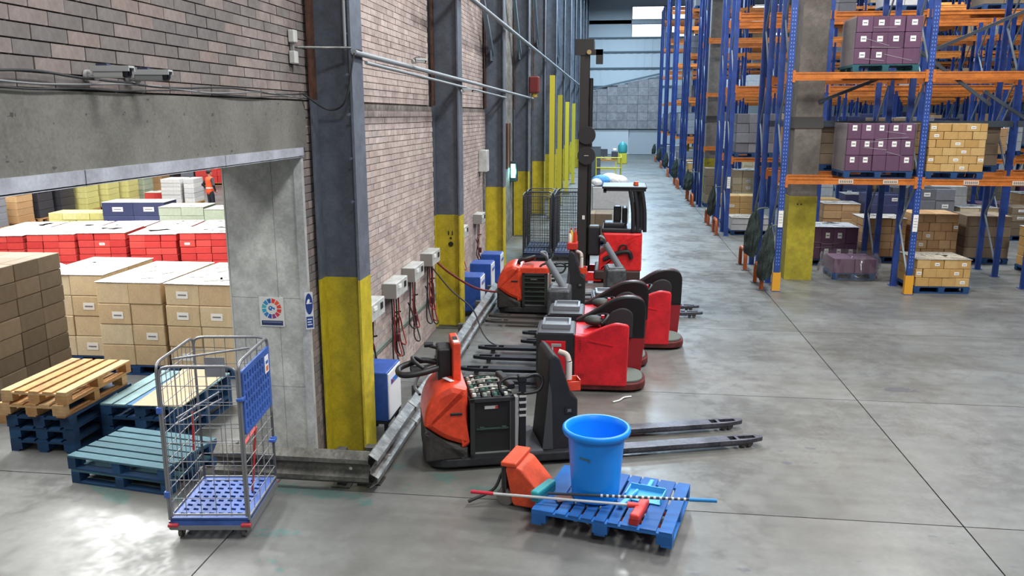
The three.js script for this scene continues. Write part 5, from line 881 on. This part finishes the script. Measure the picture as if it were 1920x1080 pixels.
{ // loads in the nearest racks
  const by = i => LV[i] + 0.061;
  load('purple carton load on the upper beam under clear film', [5.46, by(1), -18.6], 0.0, 'purple', { w: 1.28, d: 1.0, h: 1.1, nx: 4, ny: 3, nz: 2, base: 'teal', labels: 0.8, wrap: 'clear', ly: 0.1 });
  load('purple carton load on the lower beam beside the upright', [5.5, by(0), -18.6], 0, 'purple', { w: 1.36, d: 1.0, h: 1.14, nx: 5, ny: 3, nz: 2, labels: 0.8, wrap: 'clear', ly: 0.22 });
  load('yellow brown carton load on the lower beam', [7.02, by(0), -18.6], 0.0, 'yellowc', { w: 1.12, d: 1.0, h: 1.14, nx: 4, ny: 6, nz: 2, labels: 0.22, bond: true });
  load('dull brown carton load on the rack behind the column', [8.3, by(0), -20.95], 0, 'dull', { w: 1.1, d: 1.0, h: 1.15, nx: 3, ny: 4, nz: 1 });
  load('dark brown carton load on the rear beam beside the column', [5.3, by(0), -20.95], 0, 'dull', { w: 0.9, d: 1.0, h: 1.15, nx: 3, ny: 4, nz: 1 });
  load('short yellow brown carton load on the floor under the rack', [7.06, 0, -18.75], 0.05, 'yellowc', { w: 1.14, d: 1.0, h: 0.74, nx: 4, ny: 3, nz: 2, labels: 0.5, bond: true, topSheet: '#dcd2bc' });
  const pw = load('low purple load in loose clear film on the floor', [5.62, 0, -20.0], 0.03, 'purple', { w: 0.95, d: 0.8, h: 0.5, nx: 2, ny: 1, nz: 1 });
  { // loose skirt of film
    const g = new THREE.CylinderGeometry(0.6, 0.72, 0.56, 60, 12, true), p = g.attributes.position; for (let i = 0; i < p.count; i++) { const a = Math.atan2(p.getZ(i), p.getX(i)), y = p.getY(i), f = 1 + 0.07 * Math.sin(11 * a + 6 * y) + 0.05 * Math.sin(23 * a - 9 * y); p.setXYZ(i, p.getX(i) * f, y + 0.3, p.getZ(i) * f * 0.8); } g.computeVertexNormals();
    nb().add(g).mesh('loose_film', new THREE.MeshPhysicalMaterial({ color: '#ffffff', roughness: 0.12, transmission: 0.95, thickness: 0, side: THREE.DoubleSide }), pw, 'crumpled clear film');
  }
  load('purple carton load with white film top behind the loose film load', [5.6, 0, -22.0], 0, 'purple', { w: 1.2, d: 1.0, h: 0.98, nx: 4, ny: 2, nz: 2, labels: 0.8, topSheet: '#c9ced6', wrap: 'clear' });
  const fg = 'carton loads on the floor behind the nearest racks';
  load('brown carton load with film top left of the tall mixed load', [7.0, 0, -22.6], 0.02, 'brown', { w: 1.1, d: 1.0, h: 1.15, nx: 3, ny: 5, nz: 2, topSheet: '#d2cfc8' }, fg);
  load('tall mixed brown carton load between rack uprights', [8.25, 0, -22.6], 0, 'brown', { w: 1.15, d: 1.0, h: 1.3, nx: 4, ny: 5, nz: 2, labels: 0.1, bond: true }, fg);
  load('dull brown load under grey film beside the tall mixed load', [9.6, 0, -22.7], 0, 'dull', { w: 1.1, d: 1.0, h: 1.25, nx: 3, ny: 4, nz: 2 }, fg);
  load('brown load with bright white top near the end upright', [10.6, 0, -21.0], 0, 'yellowc', { w: 1.15, d: 1.0, h: 1.1, nx: 3, ny: 4, nz: 2, topSheet: '#e6e4de' }, fg);
  load('white topped low carton load between the sacks and column base', [4.35, 0, -27.2], 0.02, 'white', { w: 1.2, d: 1.0, h: 0.55, nx: 2, ny: 2, nz: 1, topSheet: '#d8d2c4' }, fg);
  // every further row: floor loads and a few in the beams
  const kinds = ['brown', 'grey', 'dull', 'white', 'pale', 'purple', 'navy', 'yellowc'];
  for (let r = 0; r < 7; r++) {
    const D = rows[r], ord = ['first', 'second', 'third', 'fourth', 'fifth', 'sixth', 'seventh'][r], nbays = [3, 4, 6, 7, 7, 5, 4][r];
    for (let side = 0; side < 2; side++) for (let i = 0; i < nbays; i++) for (let s = 0; s < 2; s++) {
      const x = RX + i * BAY + 0.75 + s * 1.28, z = -(D + 0.48 + side * 2.35);
      if (r === 0) continue;
      if (rnd() < 0.85 && !(r === 1 && side === 0 && i === 0)) (k => load(`${COLN[k]} carton load on the floor, ${ORD[i]} bay from aisle, ${side ? 'rear' : 'front'} rack of ${ord} pair`, [x, 0, z], rr(-0.02, 0.02), k, { w: 1.1, d: 0.95, h: rr(0.8, 1.7), nx: 2, ny: 4, nz: 1, topSheet: rnd() < 0.5 ? '#d4d2ce' : null, labels: r < 3 ? 0.12 : 0 }, `floor loads of the ${ord} rack pair`))(pick(kinds));
      for (let l = 0; l < (r < 2 ? 3 : 4); l++) if (rnd() < (l === 0 ? 0.5 : 0.16) && !(r === 1 && side === 0 && i === 0 && l === 0)) (k => load(`${COLN[k]} carton load on beam ${['one', 'two', 'three', 'four'][l]}, ${ORD[i]} bay from aisle, ${side ? 'rear' : 'front'} rack of ${ord} pair`, [x, by(l), z], 0, k, { w: 1.1, d: 0.95, h: rr(0.9, 1.5), nx: 2, ny: 3, nz: 1 }, `beam loads of the ${ord} rack pair`))(pick(['grey', 'navy', 'white', 'dull', 'brown', 'grey']));
    }
  }
  load('grey film wrapped load on the lower beam of the second rack pair', [4.3, by(0), -27.0], 0, 'grey', { w: 1.15, d: 0.95, h: 1.35, nx: 3, ny: 4, nz: 1 }); 
}
// ---------- things far along the aisle ----------
{
  const ym = M('#c9bb34', 0.55), dk = M('#3a3d44', 0.6);
  const wb = load('film wrapped load topped with white and blue bags behind the reach truck', [-0.15, 0, -26.6], 0.05, 'white', { w: 1.15, d: 1.1, h: 1.55, nx: 1, ny: 2, nz: 1, wrap: 'clear' });
  for (const [x, z, s, k] of [[-0.3, 0.1, 0.3, '#3f8fd8'], [0.25, 0.15, 0.3, '#dfe0e2'], [0.0, -0.2, 0.34, '#d4d8de'], [-0.42, 0.25, 0.2, '#e2e4e6']]) nb().sph(s, x, 1.62 + s * 0.35, z, 1, 0.62, 0.9, 18).mesh('bag', M(k, 0.5, 0, { bumpMap: T.crease, bumpScale: 0.03 }), wb);
  load('brown carton block beside the reach truck mast', [-0.55, 0, -24.4], 0, 'dull', { w: 1.0, d: 0.9, h: 0.95, nx: 2, ny: 2, nz: 1 });
  // tall yellow guard posts along the wall
  for (const [x, z, h, lab] of [[-2.35, -30.5, 5.2, 'tallest yellow pipe guard along the aisle wall'], [-2.35, -34.8, 4.6, 'tall yellow pipe guard second from the reach truck'], [-2.35, -40, 4.4, 'tall yellow pipe guard third from the reach truck'], [-2.35, -46, 4.4, 'tall yellow pipe guard closest to the far cabinet']]) { const t = thing('guard_post', lab, 'post', [x, 0, z], 0, 'tall yellow guards along the wall'); nb().bb(-0.09, 0.09, 0, h, -0.08, 0.08).mesh('guard', ym, t); nb().bb(-0.16, 0.16, 0, 0.02, -0.15, 0.15).mesh('foot', dk, t); }
  const rl = thing('safety_railing', 'yellow railing around the far work table', 'railing', [0.35, 0, -50]);
  for (const z of [0, -2, -4]) nb().bar([0, 0, z], [0, 1.3, z], 0.04).mesh('post', ym, rl); for (const y of [0.65, 1.25]) nb().bar([0, y, 0.1], [0, y, -4.1], 0.035).mesh('rail', ym, rl); nb().bar([-1.5, 1.25, 0], [0, 1.25, 0], 0.035).bar([-1.5, 0.65, 0], [0, 0.65, 0], 0.035).mesh('rail', ym, rl); nb().bar([-1.5, 0, 0], [-1.5, 1.3, 0], 0.04).mesh('post', ym, rl);
  const tb = thing('work_table', 'yellow edged work table with dark boxes far along the aisle', 'table', [-0.5, 0, -52.5]);
  nb().bb(-0.8, 0.6, 0.95, 1.05, -0.5, 0.5).mesh('top', M('#b07a30', 0.6), tb); for (const [x, z] of [[-0.75, 0.45], [0.55, 0.45], [-0.75, -0.45], [0.55, -0.45]]) nb().bb(x - 0.04, x + 0.04, 0, 0.95, z - 0.04, z + 0.04).mesh('leg', ym, tb); nb().bb(-0.8, 0.6, 0.4, 0.45, -0.4, 0.4).mesh('shelf', ym, tb);
  const mo = thing('monitor', 'dark monitor on the far work table', 'monitor', [-0.75, 1.05, -52.5]); nb().box(0.5, 0.45, 0.06, 0, 0.4, 0).mesh('screen', dk, mo); nb().box(0.1, 0.2, 0.08, 0, 0.1, 0).box(0.3, 0.02, 0.2, 0, 0.01, 0).mesh('stand', dk, mo);
  const pr = thing('label_printer', 'dark label printer on the far work table', 'printer', [-0.05, 1.05, -52.5]); nb().rbox(0.4, 0.5, 0.45, 0, 0.25, 0, 0.05).mesh('casing', dk, pr); nb().cyl(0.12, 0.12, 0.2, 0, 0.55, 0, 'x').mesh('roll', M('#d0d2d4', 0.6), pr);
  const cb = thing('tall_cabinet', 'tall dark grey cabinet at the far end by the wall', 'cabinet', [-1.35, 0, -50.5]); nb().rbox(0.9, 1.9, 0.7, 0, 0.98, 0, 0.03).mesh('body', M('#4c5058', 0.6), cb); nb().box(0.42, 1.7, 0.02, -0.21, 1.0, 0.36).mesh('door', M('#565a62', 0.6), cb); nb().box(0.42, 1.7, 0.02, 0.23, 1.0, 0.36).mesh('door', M('#565a62', 0.6), cb);
  const wt = thing('water_dispenser', 'teal bottle dispenser near the far gable', 'dispenser', [0.55, 0, -66]); nb().rbox(0.7, 0.8, 0.7, 0, 0.4, 0, 0.04).mesh('cabinet', ym, wt); nb().lathe([[0, 0], [0.3, 0], [0.36, 0.15], [0.36, 0.6], [0.22, 0.8], [0.1, 0.9], [0, 0.9]], 0, 0.8, 0, 24).mesh('bottle', M('#3f9a9c', 0.4), wt);
  const bb_ = thing('notice_board', 'brown wooden board on the wall beside the insect killer', 'board', [-3.16, 2.7, -24.0]); nb().box(0.06, 1.3, 0.6, 0, 0.2, 0).mesh('panel', M('#6b4a35', 0.8), bb_); nb().box(0.03, 1.3, 0.03, 0.04, 0.2, 0.3).box(0.03, 1.3, 0.03, 0.04, 0.2, -0.3).mesh('edge', M('#4c3425', 0.8), bb_);
  const fb = thing('alarm_box', 'dark red alarm box with lamp high on the aisle wall', 'alarm', [-2.54, 4.7, COLZ[3]]); nb().rbox(0.3, 0.5, 0.4, 0, 0, 0, 0.04).mesh('casing', M('#6d2020', 0.5), fb); nb().cyl(0.08, 0.09, 0.14, 0, -0.3, 0).mesh('lamp', M('#c9a93a', 0.4), fb);
}
// ---------- person in the store ----------
{
  function mc(bones, min, size, res, k) { // smooth union of tapered capsules, meshed
    const m = new MarchingCubes(res, new THREE.MeshStandardMaterial(), false, false, 400000);
    const half = res / 2; m.isolation = 0;
    const q = V(0, 0, 0);
    for (let z = 0; z < res; z++) for (let y = 0; y < res; y++) for (let x = 0; x < res; x++) {
      const px = min[0] + (x / res) * size, py = min[1] + (y / res) * size, pz = min[2] + (z / res) * size; let d = 1e9;
      for (const [a, b, r0, r1] of bones) {
        const bx = b[0] - a[0], by = b[1] - a[1], bz = b[2] - a[2], L = bx * bx + by * by + bz * bz || 1e-9;
        const t = Math.max(0, Math.min(1, ((px - a[0]) * bx + (py - a[1]) * by + (pz - a[2]) * bz) / L));
        const e = Math.hypot(px - a[0] - bx * t, py - a[1] - by * t, pz - a[2] - bz * t) - (r0 + (r1 - r0) * t);
        const h = Math.max(0, Math.min(1, 0.5 + 0.5 * (d - e) / k)); d = d > 1e8 ? e : d * (1 - h) + e * h - k * h * (1 - h);
      }
      m.field[x + y * res + z * res * res] = -d;
    }
    m.update();
    const n = m.count, g = new THREE.BufferGeometry();
    const pos = new Float32Array(m.positionArray.slice(0, n * 3)), nor = new Float32Array(m.normalArray.slice(0, n * 3));
    for (let i = 0; i < n; i++) for (let c = 0; c < 3; c++) pos[i * 3 + c] = min[c] + (pos[i * 3 + c] + 1) / 2 * size;
    g.setAttribute('position', new THREE.BufferAttribute(pos, 3)); g.setAttribute('normal', new THREE.BufferAttribute(nor, 3));
    return g;
  }
  const t = thing('person', 'person in dark clothes and an orange high visibility vest, hands on hips', 'person', [-15.18, 0, -29.2], 2.6);
  const hand = (sx) => { const w = [sx * 0.25, 0.98, 0.06], L = []; L.push([w, [sx * 0.21, 0.95, 0.12], 0.035, 0.038]); for (let f = 0; f < 4; f++) { const y = 0.925 + f * 0.02, l = [0.055, 0.065, 0.07, 0.06][f]; const a = [sx * 0.205, y, 0.13], b = [sx * 0.175, y - 0.006, 0.13 + l * 0.5], c = [sx * 0.13, y - 0.012, 0.135 + l * 0.45]; L.push([a, b, 0.01, 0.009], [b, c, 0.009, 0.008]); } L.push([[sx * 0.225, 0.98, 0.1], [sx * 0.2, 0.985, 0.06], 0.012, 0.01], [[sx * 0.2, 0.985, 0.06], [sx * 0.17, 0.975, 0.03], 0.01, 0.009]); return L; };
  const arms = s => [[[s * 0.17, 1.43, 0], [s * 0.36, 1.2, -0.08], 0.06, 0.047], [[s * 0.36, 1.2, -0.08], [s * 0.25, 0.98, 0.06], 0.046, 0.034]];
  const leg = s => [[[s * 0.09, 0.92, 0], [s * 0.12, 0.5, 0.02], 0.092, 0.065], [[s * 0.12, 0.5, 0.02], [s * 0.13, 0.09, -0.02], 0.062, 0.042], [[s * 0.13, 0.055, -0.05], [s * 0.15, 0.045, 0.14], 0.052, 0.042]];
  const bones = [[[0, 0.96, 0], [0, 1.15, 0.01], 0.14, 0.135], [[0, 1.15, 0.01], [0, 1.36, 0], 0.14, 0.15], [[-0.13, 1.4, 0], [0.13, 1.4, 0], 0.085, 0.085], [[0, 1.4, 0], [0, 1.58, 0.01], 0.06, 0.052], ...arms(1), ...arms(-1), ...leg(1), ...leg(-1)];
  const head = [[[0, 1.66, 0.0], [0, 1.69, -0.02], 0.085, 0.09], [[0, 1.6, 0.05], [0, 1.63, 0.045], 0.05, 0.06], [[0, 1.63, 0.09], [0, 1.655, 0.085], 0.014, 0.01], [[0.085, 1.65, 0], [0.087, 1.67, -0.005], 0.016, 0.018], [[-0.085, 1.65, 0], [-0.087, 1.67, -0.005], 0.016, 0.018], [[-0.02, 1.595, 0.09], [0.02, 1.595, 0.09], 0.012, 0.012], [[0, 1.5, 0], [0, 1.62, 0], 0.05, 0.05]];
  const body = mergeGeometries([mc(bones, [-0.9, -0.02, -0.9], 1.8, 80, 0.03), mc(head, [-0.16, 1.46, -0.16], 0.32, 48, 0.012), mc(hand(1), [0.06, 0.86, -0.02], 0.24, 48, 0.006), mc(hand(-1), [-0.3, 0.86, -0.02], 0.24, 48, 0.006)]);
  const col = new Float32Array(body.attributes.position.count * 3), P = body.attributes.position, c = new THREE.Color();
  for (let i = 0; i < P.count; i++) { const y = P.getY(i), x = Math.abs(P.getX(i)); c.set(y > 1.5 ? '#b48a74' : (y < 1.02 && y > 0.86 && x > 0.12 && P.getZ(i) > 0.045 && x < 0.3) ? '#b48a74' : y < 0.09 ? '#16161a' : y < 1.0 ? '#1f222c' : '#23242c'); col[i * 3] = c.r; col[i * 3 + 1] = c.g; col[i * 3 + 2] = c.b; }
  body.setAttribute('color', new THREE.BufferAttribute(col, 3));
  const bm = new THREE.Mesh(body, new THREE.MeshStandardMaterial({ vertexColors: true, roughness: 0.85 })); bm.name = 'body'; bm.castShadow = bm.receiveShadow = true; t.add(bm);
  const eyes = nb().sph(0.011, -0.032, 1.67, 0.078).sph(0.011, 0.032, 1.67, 0.078).mesh('eyes', M('#20191a', 0.4), t);
  nb().sph(0.1, 0, 1.695, -0.018, 0.98, 0.95, 1.02, 20).mesh('hair', M('#1b181a', 0.8), t, 'dark hair');
  const vest = mc([[[0, 0.98, 0], [0, 1.15, 0.01], 0.158, 0.155], [[0, 1.15, 0.01], [0, 1.36, 0], 0.16, 0.165], [[-0.12, 1.41, 0], [0.12, 1.41, 0], 0.095, 0.095]], [-0.5, 0.75, -0.5], 1.0, 56, 0.03);
  const vm = new THREE.Mesh(vest, M('#f0562c', 0.7)); vm.name = 'vest'; vm.userData.label = 'orange high visibility vest'; vm.castShadow = true; t.add(vm);
  nb().cyl(0.166, 0.166, 0.05, 0, 1.1, 0.005, 'y', 28).mesh('reflective_band', M('#d8d8d0', 0.4), t);
}
renderer.render(scene, camera);
